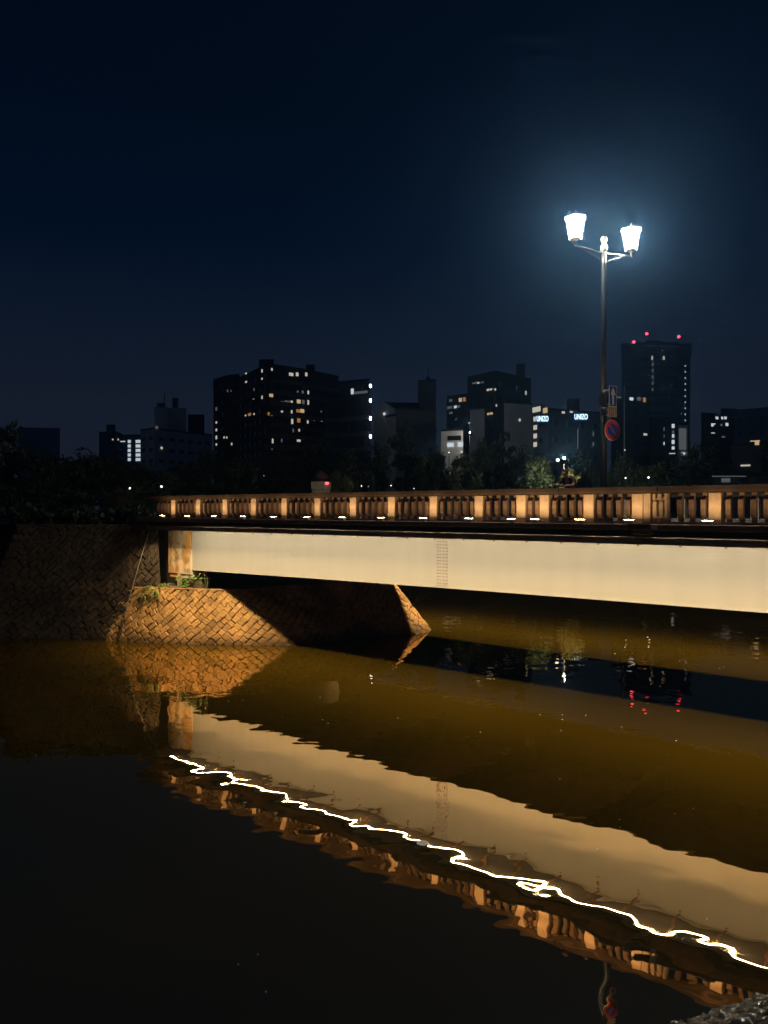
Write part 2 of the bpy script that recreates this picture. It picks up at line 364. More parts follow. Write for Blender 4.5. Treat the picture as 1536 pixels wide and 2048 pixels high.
# balustrade: rail cap, posts, balusters, pedestal
POSTS = [-15.57, -13.75, -11.92, -10.10, -8.29, -6.48, -4.69, -2.91, -1.13, 0.63, 2.13, 2.91, 4.30, 5.71, 7.72, 9.5, 11.3, 13.1, 14.9, 16.7, 18.5]
bal = MB()
s = -18.6; cuts = [-18.6, -15.35, -11.9, -6.5, -1.1, 3.40, 6.28, 9.9, 13.5, 17.1, 20.7, 24.3, 27.9, 31.5, S1]
for a_, b_ in zip(cuts[:-1], cuts[1:]):
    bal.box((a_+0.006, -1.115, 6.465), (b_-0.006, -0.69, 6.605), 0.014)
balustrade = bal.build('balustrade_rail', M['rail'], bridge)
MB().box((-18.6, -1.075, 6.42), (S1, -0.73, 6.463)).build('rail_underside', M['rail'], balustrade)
MB().box((-18.6, -1.02, 5.6005), (S1, -0.75, 5.665), 0.008).build('plinth', M['ledge'], balustrade)
M['stone_dim'] = mat('dimmed brown baluster stone', (0.19, 0.125, 0.082), 0.8, var=0.25, scale=6, bump=0.006, bscale=45, rnd=0.2)  # darker than the posts: weaker floodlight between them put into the colour
post_me = MB().box((-0.155, -1.05, 5.6015), (0.155, -0.72, 6.419), 0.012).mesh('post')
for s in POSTS + [20.3, 22.1, 23.9, 25.7]: obj('post', post_me, M['stone'], balustrade, (s, 0, 0))
prof = [(0.03, 5.666), (0.03, 5.73), (-0.10, 5.86), (-0.10, 6.24), (0.03, 6.33), (0.03, 6.419)]
def baluster_mesh():
    w = 0.060; v = []; f = []; n = len(prof)
    for (dy, z) in prof:
        x = w; v += [(-x, -0.885+dy, z), (x, -0.885+dy, z), (x, -0.80, z), (-x, -0.80, z)]
    for i in range(n-1):
        a, b = 4*i, 4*i+4
        f += [(a+k, a+(k+1) % 4, b+(k+1) % 4, b+k) for k in range(4)]
    f += [(3, 2, 1, 0), (4*n-4, 4*n-3, 4*n-2, 4*n-1)]
    return mesh('baluster', v, f)
bal_me = baluster_mesh(); bal_me.materials.append(M['stone_dim'])
bays = list(zip(POSTS[:-1], POSTS[1:]))
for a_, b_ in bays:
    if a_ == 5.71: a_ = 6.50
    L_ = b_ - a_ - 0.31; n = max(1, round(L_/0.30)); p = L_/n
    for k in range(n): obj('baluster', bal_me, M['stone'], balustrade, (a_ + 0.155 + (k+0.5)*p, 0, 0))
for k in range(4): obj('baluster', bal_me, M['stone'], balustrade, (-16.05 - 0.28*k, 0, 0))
ped = MB().box((5.866, -1.02, 5.602), (6.06, -0.73, 6.419), 0.008).box((6.44, -1.02, 5.602), (6.50, -0.73, 6.419), 0.006)
ped.box((6.06, -0.93, 5.602), (6.44, -0.80, 6.419))
ped_o = ped.build('pedestal', M['stone'], balustrade)
for x0, x1, z0, z1 in ((6.11, 6.22, 5.80, 6.20), (6.28, 6.39, 5.80, 6.20), (6.11, 6.19, 6.26, 6.41), (6.24, 6.34, 6.26, 6.41), (6.11, 6.19, 5.64, 5.745), (6.24, 6.34, 5.64, 5.745)):
    MB().box((x0, -1.0, z0), (x1, -0.93, z1), 0.008).build('pedestal_panel', M['stone'], balustrade)
cons = MB().box((5.72, -1.74, 5.455), (6.33, -1.7005, 5.612), 0.008).box((5.80, -1.68, 5.33), (6.22, -1.105, 5.443), 0.02).box((5.85, -1.62, 5.245), (6.15, -1.105, 5.329), 0.03)
cons.build('console_bracket', M['rail'], bridge)
MB().box((6.35, -1.73, 5.47), (6.50, -1.7005, 5.59)).build('drain_cover', M['white'], bridge)
# far balustrade, only rail and posts
fb = MB().box((-18.6, BW+0.69, 6.465), (S1, BW+1.115, 6.605), 0.014).build('far_balustrade_rail', M['rail'], bridge)
for s in POSTS[::1]: obj('post', post_me, M['stone'], fb, (s, BW + 1.77, 0))

# ------------------------------------------------------------------ floodlights at the foot of the posts
ORD = ['first', 'second', 'third', 'fourth', 'fifth', 'sixth', 'seventh', 'eighth', 'ninth', 'tenth', 'eleventh', 'twelfth', 'thirteenth', 'fourteenth', 'fifteenth', 'sixteenth', 'seventeenth', 'eighteenth']
fl_house = MB().box((-0.145, -0.075, 0.012), (0.145, 0.075, 0.062), 0.006).mesh('housing')
fl_lens = mesh('lens', [(-0.125, -0.062, 0.0645), (0.125, -0.062, 0.0645), (0.125, 0.062, 0.0645), (-0.125, 0.062, 0.0645)], [(0, 1, 2, 3)])
fl_leg = MB().box((-0.02, -0.05, -0.045), (0.02, 0.05, 0.012)).mesh('foot')
for i, s in enumerate(POSTS[:17]):
    lab = 'white lit floodlight at the foot of the %s balustrade post from the abutment' % ORD[i]
    t = thing('floodlight', lab, 'floodlight', B(s, -1.60, 5.6455), BA, 'floodlights along the bridge ledge')
    obj('housing', fl_house, M['alu'], t); obj('lens', fl_lens, M['lens'], t)
    obj('foot', fl_leg, M['alu'], t, (-0.10, 0, 0)); obj('foot', fl_leg, M['alu'], t, (0.10, 0, 0))

# ------------------------------------------------------------------ abutment: stained end block, bearing, back wall
ab = thing('bridge_abutment', 'rust stained concrete abutment block under the end of the bridge', 'abutment', BO, BA)
MB().box((-17.4, -0.06, 4.20), (-15.63, 0.8, 5.235), 0.015).build('end_block', M['endblock'], ab)
MB().box((-17.4, -0.055, 2.98), (-15.55, 0.8, 4.188), 0.015).build('end_block', M['endblock'], ab)
MB().box((-17.35, 0.0, 2.80), (-15.62, 0.85, 2.976)).build('bearing_shelf', M['endblock'], ab)
MB().box((-16.62, -0.10, 2.28), (-16.46, 0.10, 2.975)).build('shelf_leg', M['endblock'], ab)
MB().box((-16.35, 0.25, 2.28), (-15.25, 0.8, 2.85), 0.03).build('bearing_block', M['berm'], ab)
MB().box((-18.2, 0.82, 2.0), (-16.2, BW+0.6, 5.236)).build('back_wall', M['deck'], ab)
MB().box((-21.5, 0.45, 2.0), (-17.42, 0.80, 5.236)).build('return_wall', M['deck'], ab)

# ================================================================== stonework
def catmull(pts, n=12):
    P = [Vector(p) for p in pts]; out = []
    for i in range(len(P)-1):
        p0, p1, p2, p3 = P[max(i-1, 0)], P[i], P[i+1], P[min(i+2, len(P)-1)]
        for k in range(n):
            t = k/n; out.append(0.5*((2*p1) + (p2-p0)*t + (2*p0-5*p1+4*p2-p3)*t*t + (3*p1-p0-3*p2+p3)*t**3))
    out.append(P[-1]); return out
class Surf:
    """ruled surface between a toe curve and a top curve; a = metres along, v = metres up the slope"""
    def __init__(self, toe, top, n=12):
        self.t = catmull(toe, n); self.b = catmull(top, n); self.l = [0.0]
        for i in range(1, len(self.t)):
            self.l.append(self.l[-1] + ((self.t[i]-self.t[i-1]).length + (self.b[i]-self.b[i-1]).length)/2)
        self.len = self.l[-1]
    def rim(self, a):
        a = min(max(a, 0), self.len - 1e-6); i = int(np.searchsorted(self.l, a, 'right')) - 1; k = (a - self.l[i])/(self.l[i+1]-self.l[i])
        return self.t[i].lerp(self.t[i+1], k), self.b[i].lerp(self.b[i+1], k)
    def h(self, a): p, q = self.rim(a); return (q-p).length
    def pt(self, a, v, off=0.0):
        p, q = self.rim(a); d = (q-p); r = p + d.normalized()*v
        if off:
            p1, q1 = self.rim(a+0.05); p0, q0 = self.rim(a-0.05)
            ta = ((p1+q1)-(p0+q0)).normalized(); n = ta.cross(d.normalized()).normalized(); r = r + n*off
        return r
    def sheet(self, name, m, parent=None, off=0.0, nv=8):
        v = []; f = []; N = len(self.l)
        for i in range(N):
            for j in range(nv+1): v.append(self.pt(self.l[i], self.h(self.l[i])*j/nv, off))
        for i in range(N-1):
            for j in range(nv): a = i*(nv+1)+j; f.append((a, a+nv+1, a+nv+2, a+1))
        return obj(name, mesh(name, v, f, True), m, parent)
def diag_stones(S, w, h, ang, a0=0.0, a1=None, vmax=None, jit=0.02, gap=0.016, up=0.05, seed=1, rough=0.0):
    """stones laid on the skew in running bond: list of (centre a, v, verts, faces)"""
    rnd = random.Random(seed); out = []; a1 = a1 or S.len; hm = max(S.h(a) for a in np.linspace(a0, a1, 20))
    ca, sa = math.cos(ang), math.sin(ang); R_ = (a1 - a0) + hm + 2; nr = int(R_/h) + 2
    for i in range(-nr, nr):
        offr = rnd.uniform(0, w) if rough > 0.4 else (0.5*w if i % 2 else 0.0)
        x = -nr*h + offr
        while x < nr*h:
            ww = w*rnd.uniform(1-rough, 1+rough)
            cx, cz = x + ww/2, (i+0.5)*h
            a = a0 + cx*ca - cz*sa; v = cx*sa + cz*ca
            x += ww
            if not (a0 - 0.02 < a < a1 + 0.02): continue
            H = S.h(a)
            if not (-0.02 < v < (vmax or H) + 0.11): continue
            hw, hh = ww/2 - gap/2, h/2 - gap/2
            cor = [(-hw, -hh), (hw, -hh), (hw, hh), (-hw, hh)]
            cor = [(p + rnd.uniform(-jit, jit), q + rnd.uniform(-jit, jit)) for p, q in cor]
            u_ = up*rnd.uniform(0.5, 1.4); vs_, ver = [], []
            for lev, (k, off) in enumerate(((1.0, -0.06), (1.0, u_*0.55), (0.80, u_))):
                for p, q in cor:
                    aa = a + (p*ca - q*sa)*k; vv = min(max(v + (p*sa + q*ca)*k, 0.0), H)
                    ver.append(S.pt(aa, vv, off + (rnd.uniform(-0.012, 0.012) if lev == 2 else 0)))
            ver.append(S.pt(a, min(max(v, 0), H), u_*1.12))
            fc = []
            for lev in (0, 4):
                fc += [(lev+k, lev+(k+1) % 4, lev+4+(k+1) % 4, lev+4+k) for k in range(4)]
            fc += [(8+k, 8+(k+1) % 4, 12) for k in range(4)]
            out.append((a, v, ver, fc))
    return out
def lay(stones, parent, m, key, limit=295):
    stones.sort(key=key)
    for a, v, ver, fc in stones[:limit]:
        c = Vector(ver[12]); obj('stone', mesh('stone', [Vector(p) - c for p in ver], fc), m, parent, c)
    if len(stones) > limit:
        mb = MB()
        for a, v, ver, fc in stones[limit:]: mb.add(ver, fc)
        tag(mb.build('far_stones', m, parent), kind='stuff')
ZB = 2.35
TOE = [(-13.4, 35.15), (-11.6, 34.72), (-9.4, 34.25), (-7.3, 33.93), (-5.4, 33.75), (-3.95, 33.85), (-2.7, 34.45), (-1.2, 35.3), (0.5, 36.15), (1.75, 36.8), (2.4, 37.55), (2.4, 38.6), (1.5, 40.5)]
TOP = [(-12.9, 36.05), (-11.2, 35.60), (-9.4, 35.12), (-7.9, 34.78), (-6.7, 34.66), (-5.9, 34.95), (-5.2, 35.75), (-3.8, 36.9), (-2.0, 38.0), (-0.4, 39.0), (0.3, 39.8), (0.2, 40.7), (-0.8, 41.9)]
AP = Surf([(x, y, -0.25) for x, y in TOE], [(x, y, ZB) for x, y in TOP])
apron = AP.sheet('stone_apron', M['mortar'], off=-0.005)
tag(apron, 'ochre stone paved apron sloping from the abutment into the water, half in lamplight', 'stone apron')
st = diag_stones(AP, 0.37, 0.25, R(42), up=0.05, seed=3, jit=0.028, rough=0.28)
lay(st, apron, M['apron'], key=lambda s: (0 if 2.0 < s[0] else 5) + abs(s[0] - 6.5))
rimpts = AP.b
cp = MB()
for i in range(0, len(rimpts)-3, 3):
    cp.tube([rimpts[i] + Vector((0, 0, 0.0)), rimpts[i+3]*0.96 + rimpts[i]*0.04], 0.055, 6)
cp.build('rim_edging', M['apron'], apron)
# berm on top of the apron
bp_ = [(p.x, p.y) for p in AP.b[::3]] + [(-7.5, 45), (-13.0, 37.5)]
sheet('berm', bp_, ZB + 0.004, M['berm'])
# tall dark wall on the left with a battered corner
WL_TOE = [(-19.0, 35.05, -0.25), (-17.0, 35.1, -0.25), (-14.5, 35.15, -0.25), (-12.3, 35.0, -0.25), (-10.0, 34.95, -0.25)]
WL_TOP = [(-17.3, 36.75, 5.22), (-15.8, 36.7, 5.22), (-13.9, 36.65, 5.22), (-12.2, 36.6, 5.22), (-10.75, 36.55, 5.22)]
WS = Surf(WL_TOE, WL_TOP)
lwall = WS.sheet('retaining_wall', M['mortar'], off=-0.005)
tag(lwall, 'tall dark stone retaining wall left of the bridge, unlit at top', 'retaining wall')
st = diag_stones(WS, 0.38, 0.28, R(48), up=0.075, seed=9, jit=0.045, rough=0.35)
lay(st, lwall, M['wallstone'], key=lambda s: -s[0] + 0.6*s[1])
MB().box((-17.5, 36.62, 5.20), (-10.9, 36.95, 5.27), 0.02).build('coping', M['wallstone'], lwall)
# quoins on the battered corner
for k in range(14):
    p = Vector(WL_TOE[0]).lerp(Vector(WL_TOP[0]), (k+0.5)/14); l_ = 0.42 if k % 2 else 0.28
    MB().box((-0.12, -0.10, -0.19), (l_, 0.3, 0.19), 0.03).build('corner_stone', M['wallstone'], lwall, loc=p)
# the wall turns away round the corner
W2 = Surf([(-36, 55, -0.25), (-27, 45, -0.25), (-19.0, 35.05, -0.25)], [(-34.5, 56.3, 5.22), (-25.5, 46.6, 5.22), (-17.3, 36.75, 5.22)])
lw2 = W2.sheet('receding_wall', M['mortar'], off=-0.005)
tag(lw2, 'unlit stone river wall receding beyond the battered corner at far left', 'retaining wall')
st = diag_stones(W2, 0.5, 0.36, R(48), a0=12, up=0.07, seed=11, jit=0.04, rough=0.3)
mb = MB()
for a, v, ver, fc in st: mb.add(ver, fc)
tag(mb.build('dark_stones', M['wallstone'], lw2), kind='stuff')
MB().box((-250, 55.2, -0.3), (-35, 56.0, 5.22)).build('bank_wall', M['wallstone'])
tag(bpy.data.objects['bank_wall'], 'long dark river wall along the left bank out of the light', 'river wall')
# drain pipe down the wall
pp = [Vector((-11.05, 36.48, 5.2)), Vector((-11.45, 35.75, 3.2)), Vector((-11.75, 35.25, 1.6)), Vector((-12.0, 34.72, -0.1))]
pipe = thing('drain_pipe', 'thin pale drain pipe slanting down the dark stone wall to the water', 'pipe', pp[-1])
MB().tube([p - pp[-1] for p in pp], 0.02, 8).build('pipe', M['pave'], pipe, True)
for t in (0.25, 0.55, 0.8):
    c = pp[0].lerp(pp[-1], t) - pp[-1]; MB().box((-0.05, -0.03, -0.02), (0.05, 0.12, 0.02)).build('clip', M['rust'], pipe, loc=c)
# near bank, cobbled slope in the lower right corner
NS = Surf([NT - NB*14 + Vector((0, 0, -0.15)), NT + Vector((0, 0, -0.15)), NT + NB*4 + Vector((0, 0, -0.15)), NT + NB*22 + Vector((0, 0, -0.15))],
          [NT - NB*14 + ND*5.6 + Vector((0, 0, 4.4)), NT + ND*5.6 + Vector((0, 0, 4.4)), NT + NB*4 + ND*5.6 + Vector((0, 0, 4.4)), NT + NB*22 + ND*5.6 + Vector((0, 0, 4.4))])
nb = NS.sheet('cobbled_bank', M['mortar'], off=-0.03)
tag(nb, 'dark wet cobbled bank in the lower right corner', 'bank')
rc = random.Random(4); cobs = []
for i in range(52):
    for j in range(19):
        a = 11.5 + i*0.19 + rc.uniform(-.05, .05) + (0.095 if j % 2 else 0); v = 0.10 + j*0.175 + rc.uniform(-.05, .05)
        cobs.append((a, v))
cob_me = []
for k in range(6):
    bm = bmesh.new(); bmesh.ops.create_icosphere(bm, subdivisions=2, radius=1)
    for q in bm.verts:
        n_ = q.co.copy(); q.co = Vector((n_.x*0.11, n_.y*0.085, n_.z*0.075))*(1 + 0.22*math.sin(3.1*n_.x*(k+1)+k) * math.cos(2.3*n_.y+k*1.7) + rc.uniform(-.05, .05))
    me = bpy.data.meshes.new('cobble'); bm.to_mesh(me); bm.free(); me.polygons.foreach_set('use_smooth', [True]*len(me.polygons)); me.materials.append(M['cobble']); cob_me.append(me)
def px_of(p): return (CX + F*p.x/p.y, HOR + F*(CAMZ - p.z)/p.y)
cobs = [(a, v) for a, v in cobs if px_of(NS.pt(a, v))[0] > 1300 and px_of(NS.pt(a, v))[0] < 1590 and px_of(NS.pt(a, v))[1] < 2095]
for a, v in cobs[:295]:
    o = obj('cobble', rc.choice(cob_me), M['cobble'], nb, NS.pt(a, v, 0.0), (rc.uniform(-.5, .1), rc.uniform(-.3, .3), rc.uniform(0, 3)), [rc.uniform(0.8, 1.25)]*3)

# ================================================================== plants on the berm
def frond(length, droop, w, seg=7):
    v = []; f = []
    for i in range(seg+1):
        t = i/seg; x = length*t*(1-0.15*t); z = length*(0.75*t - droop*t*t)
        v += [(x, 0, z)]
    spine = list(v); v = []; 
    for i in range(seg):
        p, q = Vector(spine[i]), Vector(spine[i+1]); ww = w*(1 - (i/seg)**1.5)*(0.6 if i == 0 else 1)
        for sd in (-1, 1):
            b = len(v); v += [p, q, q*0.7 + p*0.3 + Vector((0.03, sd*ww, -0.02)), p*0.8 + q*0.2 + Vector((0.0, sd*ww*0.9, -0.015))]
            f.append((b, b+1, b+2, b+3) if sd > 0 else (b+3, b+2, b+1, b))
    return mesh('frond', v, f)
fr_me = [frond(0.55+0.12*k, 0.75+0.15*k, 0.05) for k in range(4)]
def fern(loc, n, sc, label, seed):
    rr = random.Random(seed); t = thing('fern', label, 'fern', loc)
    for k in range(n):
        obj('frond', rr.choice(fr_me), M['fern'], t, (rr.uniform(-.12, .12)*sc, rr.uniform(-.1, .1)*sc, 0), (0, rr.uniform(-.5, .3), rr.uniform(0, 6.28)), [sc*rr.uniform(0.7, 1.25)]*3)
    return t
fern(Vector((-10.55, 35.52, 2.25)), 34, 1.0, 'yellow green fern clump on the berm beside the abutment block', 5)
fern(Vector((-11.0, 35.35, 1.95)), 26, 0.8, 'drooping fern clump hanging lower over the dark stones', 6)
fern(Vector((-10.1, 35.62, 2.4)), 18, 0.75, 'small bright fern tucked against the bearing shelf', 8)
leaf_me = mesh('leaf', [(0, -0.05, 0), (0.07, -0.035, 0.02), (0.11, 0, 0), (0.07, 0.035, 0.02), (0, 0.05, 0), (-0.03, 0, 0.015)], [(0, 1, 2, 5), (5, 2, 3, 4)])
def leafy(loc, n, rx, rz, label, seed):
    rr = random.Random(seed); t = thing('leafy_plant', label, 'plant', loc); mb = MB()
    for k in range(6): mb.tube([(rr.uniform(-.05, .05), 0, -0.1), (rr.uniform(-rx, rx)*.7, rr.uniform(-.1, .05), rz*rr.uniform(.5, 1))], 0.008, 4)
    mb.build('stem', M['bark'], t)
    for k in range(n):
        obj('leaf', leaf_me, M['ivy'], t, (rr.gauss(0, rx*.5), rr.uniform(-.15, .08), rr.uniform(0, rz)), (rr.uniform(.3, 1.3), rr.uniform(-.6, .6), rr.uniform(-1.6, 1.6)), [rr.uniform(.7, 1.3)]*3)
leafy(B(-16.02, -0.22, 2.37), 46, 0.28, 0.55, 'green leafy plant in front of the bearing shelf', 2)
leafy(B(-15.3, -0.18, 2.5), 30, 0.30, 0.55, 'bright leafy plant below the left end of the girder', 3)
def weed(loc, segs, label):
    t = thing('dry_weed', label, 'weed', loc); rr = random.Random(len(label))
    for pts in segs: MB().tube([Vector(p) for p in pts], [0.014 - 0.008*i/(len(pts)-1) for i in range(len(pts))], 5).build('stem', M['dry'], t)
    for pts in segs:
        for k in range(5):
            p = Vector(pts[-1]).lerp(Vector(pts[-2]), rr.random()); obj('leaf', leaf_me, M['dry'], t, p, (rr.uniform(0, 3), rr.uniform(0, 3), rr.uniform(0, 6)), [0.7]*3)
weed(B(-14.55, 0.0, 2.36), [[(0, 0, 0), (-0.05, 0, 0.35), (-0.12, 0, 0.75)], [(0, 0, 0), (0.06, 0, 0.3), (0.03, 0, 0.62)]], 'tall dry weed standing right of the abutment plants')
weed(Vector((1.15, 37.7, 1.0)), [[(0, 0, 0), (0.35, -0.1, 0.35), (0.55, -0.2, 0.75), (1.2, -0.3, 0.95)], [(0, 0, 0), (0.5, -0.1, 0.55), (0.9, -0.2, 0.7)], [(0.1, 0, 0.1), (0.4, -0.2, 0.6), (0.6, -0.2, 0.95)]], 'dry branching weed on the far lit edge of the apron under the bridge')

# ================================================================== street lamp and signs on the bridge
LP = Vector((6.36, 22.31, 5.63))
lamp = thing('street_lamp', 'tall dark street lamp with two bright hexagonal lanterns on the bridge footway', 'street lamp', LP)
zt = 13.70 - LP.z
MB().lathe([(0.18, 0), (0.18, 0.05), (0.13, 0.10), (0.105, 0.5), (0.098, 3.35)], 16).build('base_shaft', M['pole'], lamp, True)
MB().lathe([(0.098, 3.30), (0.13, 3.34), (0.135, 3.60), (0.12, 3.70), (0.08, 3.82)], 16).build('collar', M['pole'], lamp, True)
MB().lathe([(0.080, 3.7), (0.076, 5.5), (0.070, 7.4), (0.066, zt-0.25)], 14).build('pole', M['pole'], lamp, True)
MB().lathe([(0.068, zt-0.26), (0.10, zt-0.22), (0.10, zt-0.10), (0.06, zt-0.04), (0.05, zt), (0.085, zt+0.05), (0.095, zt+0.10), (0.07, zt+0.17), (0.0, zt+0.2)], 14).build('finial', M['brass'], lamp, True)
ad = Vector((1.89, 0.94, 0)).normalized()
for sd in (-1, 1):
    c = ad*sd*1.055
    a1 = MB().tube([ad*sd*0.06 + Vector((0, 0, zt-0.30)), ad*sd*0.5 + Vector((0, 0, zt-0.26)), c + Vector((0, 0, zt-0.24))], 0.019, 8)
    a1.tube([ad*sd*0.06 + Vector((0, 0, zt-0.55)), ad*sd*0.35 + Vector((0, 0, zt-0.42)), ad*sd*0.8 + Vector((0, 0, zt-0.26))], 0.010, 6)
    a1.build('arm', M['brass'], lamp)
    b0 = zt - 0.04
    lt = MB().lathe([(0.035, b0-0.20), (0.025, b0-0.12), (0.07, b0-0.05), (0.17, b0-0.015), (0.18, b0)], 6, (c.x, c.y, 0), 0.26).build('lantern_base', M['frame'], lamp)
    gl = MB().lathe([(0.172, b0+0.002), (0.262, b0+0.56)], 6, (c.x, c.y, 0), 0.26).build('lantern_glass', M['lantern'], lamp)
    fr = MB()
    for k in range(6):
        an = 0.26 + k*math.pi/3; e0 = Vector((c.x + 0.184*math.cos(an), c.y + 0.184*math.sin(an), b0)); e1 = Vector((c.x + 0.276*math.cos(an), c.y + 0.276*math.sin(an), b0+0.57)); fr.tube([e0, e1], 0.016, 5)
    fr.build('lantern_frame', M['frame'], gl)
    MB().lathe([(0.325, b0+0.57), (0.335, b0+0.59), (0.26, b0+0.635), (0.09, b0+0.67), (0.035, b0+0.69), (0.02, b0+0.73), (0.03, b0+0.76), (0.0, b0+0.80)], 6, (c.x, c.y, 0), 0.26).build('lantern_roof', M['frame'], lamp)
MB().box((-0.13, -0.20, 3.05), (0.03, -0.11, 3.28), 0.01).build('junction_box', M['pole'], lamp)
# signs: local x right, z up, facing -y, turned left
SR = R(29.5)
def sign_base(name, label, px, py, d=22.02, cat='sign'):
    p = W(px, py, d); t = thing(name, label, cat, p, SR)
    back = Vector((LP.x, LP.y, 0)) - Vector((p.x, p.y, 0)); c, s_ = math.cos(-SR), math.sin(-SR)
    lb = Vector((back.x*c - back.y*s_, back.x*s_ + back.y*c, 0))
    return t, lb
def plate(w, h, y0, y1, cx=0, cz=0, bev=0.0): return MB().box((cx-w/2, y0, cz-h/2), (cx+w/2, y1, cz+h/2), bev)
t, lb = sign_base('one_way_sign', 'blue rectangular sign with a white upward arrow on the lamp post', 1225.5, 793)
plate(0.30, 0.60, -0.004, 0.004, bev=0.003).build('plate', M['white'], t); plate(0.265, 0.565, -0.0075, -0.0045).build('blue_face', M['blue'], t)
ar = [(-0.034, -0.24), (0.034, -0.24), (0.034, 0.04), (0.105, 0.04), (0.0, 0.255), (-0.105, 0.04), (-0.034, 0.04)]
mb = MB(); n = len(ar); mb.add([(x, -0.0105, z) for x, z in ar] + [(x, -0.008, z) for x, z in ar], [(0, 1, 2, 6), (3, 4, 5), tuple(range(2*n-1, n-1, -1))] + [(i, i+n, (i+1) % n+n, (i+1) % n) for i in range(n)])
mb.build('arrow', M['white'], t)
for z in (-0.2, 0.2): MB().tube([Vector((0, 0.02, z)), lb + Vector((0, 0, z))], 0.014, 6).build('bracket', M['alu'], t)
for i, (py, lab) in enumerate(((817.5, 'upper small tan plate with faded writing between the two signs on the lamp post'), (828.5, 'lower small tan plate with faded writing just above the round sign'))):
    t, lb = sign_base('supplementary_plate', lab, 1224.5, py)
    plate(0.34, 0.15, -0.004, 0.004, bev=0.003).build('plate', M['tan'], t)
    rr = random.Random(20+i); mb = MB()
    for k in range(4):          # worn, unreadable strokes
        x = -0.115 + k*0.077
        for q in range(4):
            if rr.random() < 0.5: mb.box((x-0.028, -0.0062, -0.05+q*0.03), (x+0.028, -0.0045, -0.042+q*0.03))
            else: mb.box((x-0.02+q*0.012, -0.0062, -0.05), (x-0.012+q*0.012, -0.0045, 0.05))
    mb.build('lettering', M['ink'], t)
    MB().tube([Vector((0, 0.02, 0)), lb], 0.012, 6).build('bracket', M['alu'], t)
t, lb = sign_base('no_parking_sign', 'round blue sign with red ring and slash on the lamp post', 1224.5, 860.5)
def disc(r, y0, y1, n=40, r0=0.0):
    mb = MB(); a = [2*math.pi*k/n for k in range(n)]
    if r0 == 0:
        v = [(r*math.cos(q), y0, r*math.sin(q)) for q in a] + [(r*math.cos(q), y1, r*math.sin(q)) for q in a]
        return mb.add(v, [tuple(range(n)), tuple(range(2*n-1, n-1, -1))] + [(k, k+n, (k+1) % n+n, (k+1) % n) for k in range(n)])
    v = [(r*math.cos(q), y0, r*math.sin(q)) for q in a] + [(r0*math.cos(q), y0, r0*math.sin(q)) for q in a] + [(r*math.cos(q), y1, r*math.sin(q)) for q in a] + [(r0*math.cos(q), y1, r0*math.sin(q)) for q in a]
    f = []
    for k in range(n):
        j = (k+1) % n; f += [(k, j, n+j, n+k), (2*n+k, 3*n+k, 3*n+j, 2*n+j), (k, 2*n+k, 2*n+j, j), (n+k, n+j, 3*n+j, 3*n+k)]
    return mb.add(v, f)
disc(0.30, -0.004, 0.004).build('plate', M['white'], t); disc(0.21, -0.0075, -0.0045).build('blue_face', M['blue'], t)
disc(0.285, -0.0095, -0.0045, 40, 0.196).build('red_ring', M['red'], t)
mb = MB(); c45 = math.cos(R(45)); 
for sx in (0,):
    a_, w_ = 0.205, 0.022
    mb.add([(-a_*c45 - w_*c45, y, a_*c45 - w_*c45) for y in (-0.0105,)] + [(-a_*c45 + w_*c45, -0.0105, a_*c45 + w_*c45), (a_*c45 + w_*c45, -0.0105, -a_*c45 + w_*c45), (a_*c45 - w_*c45, -0.0105, -a_*c45 - w_*c45)], [(3, 2, 1, 0)])
mb.build('slash', M['red'], t)
for z in (-0.1, 0.1): MB().tube([Vector((0, 0.02, z)), lb + Vector((0, 0, z))], 0.014, 6).build('bracket', M['alu'], t)

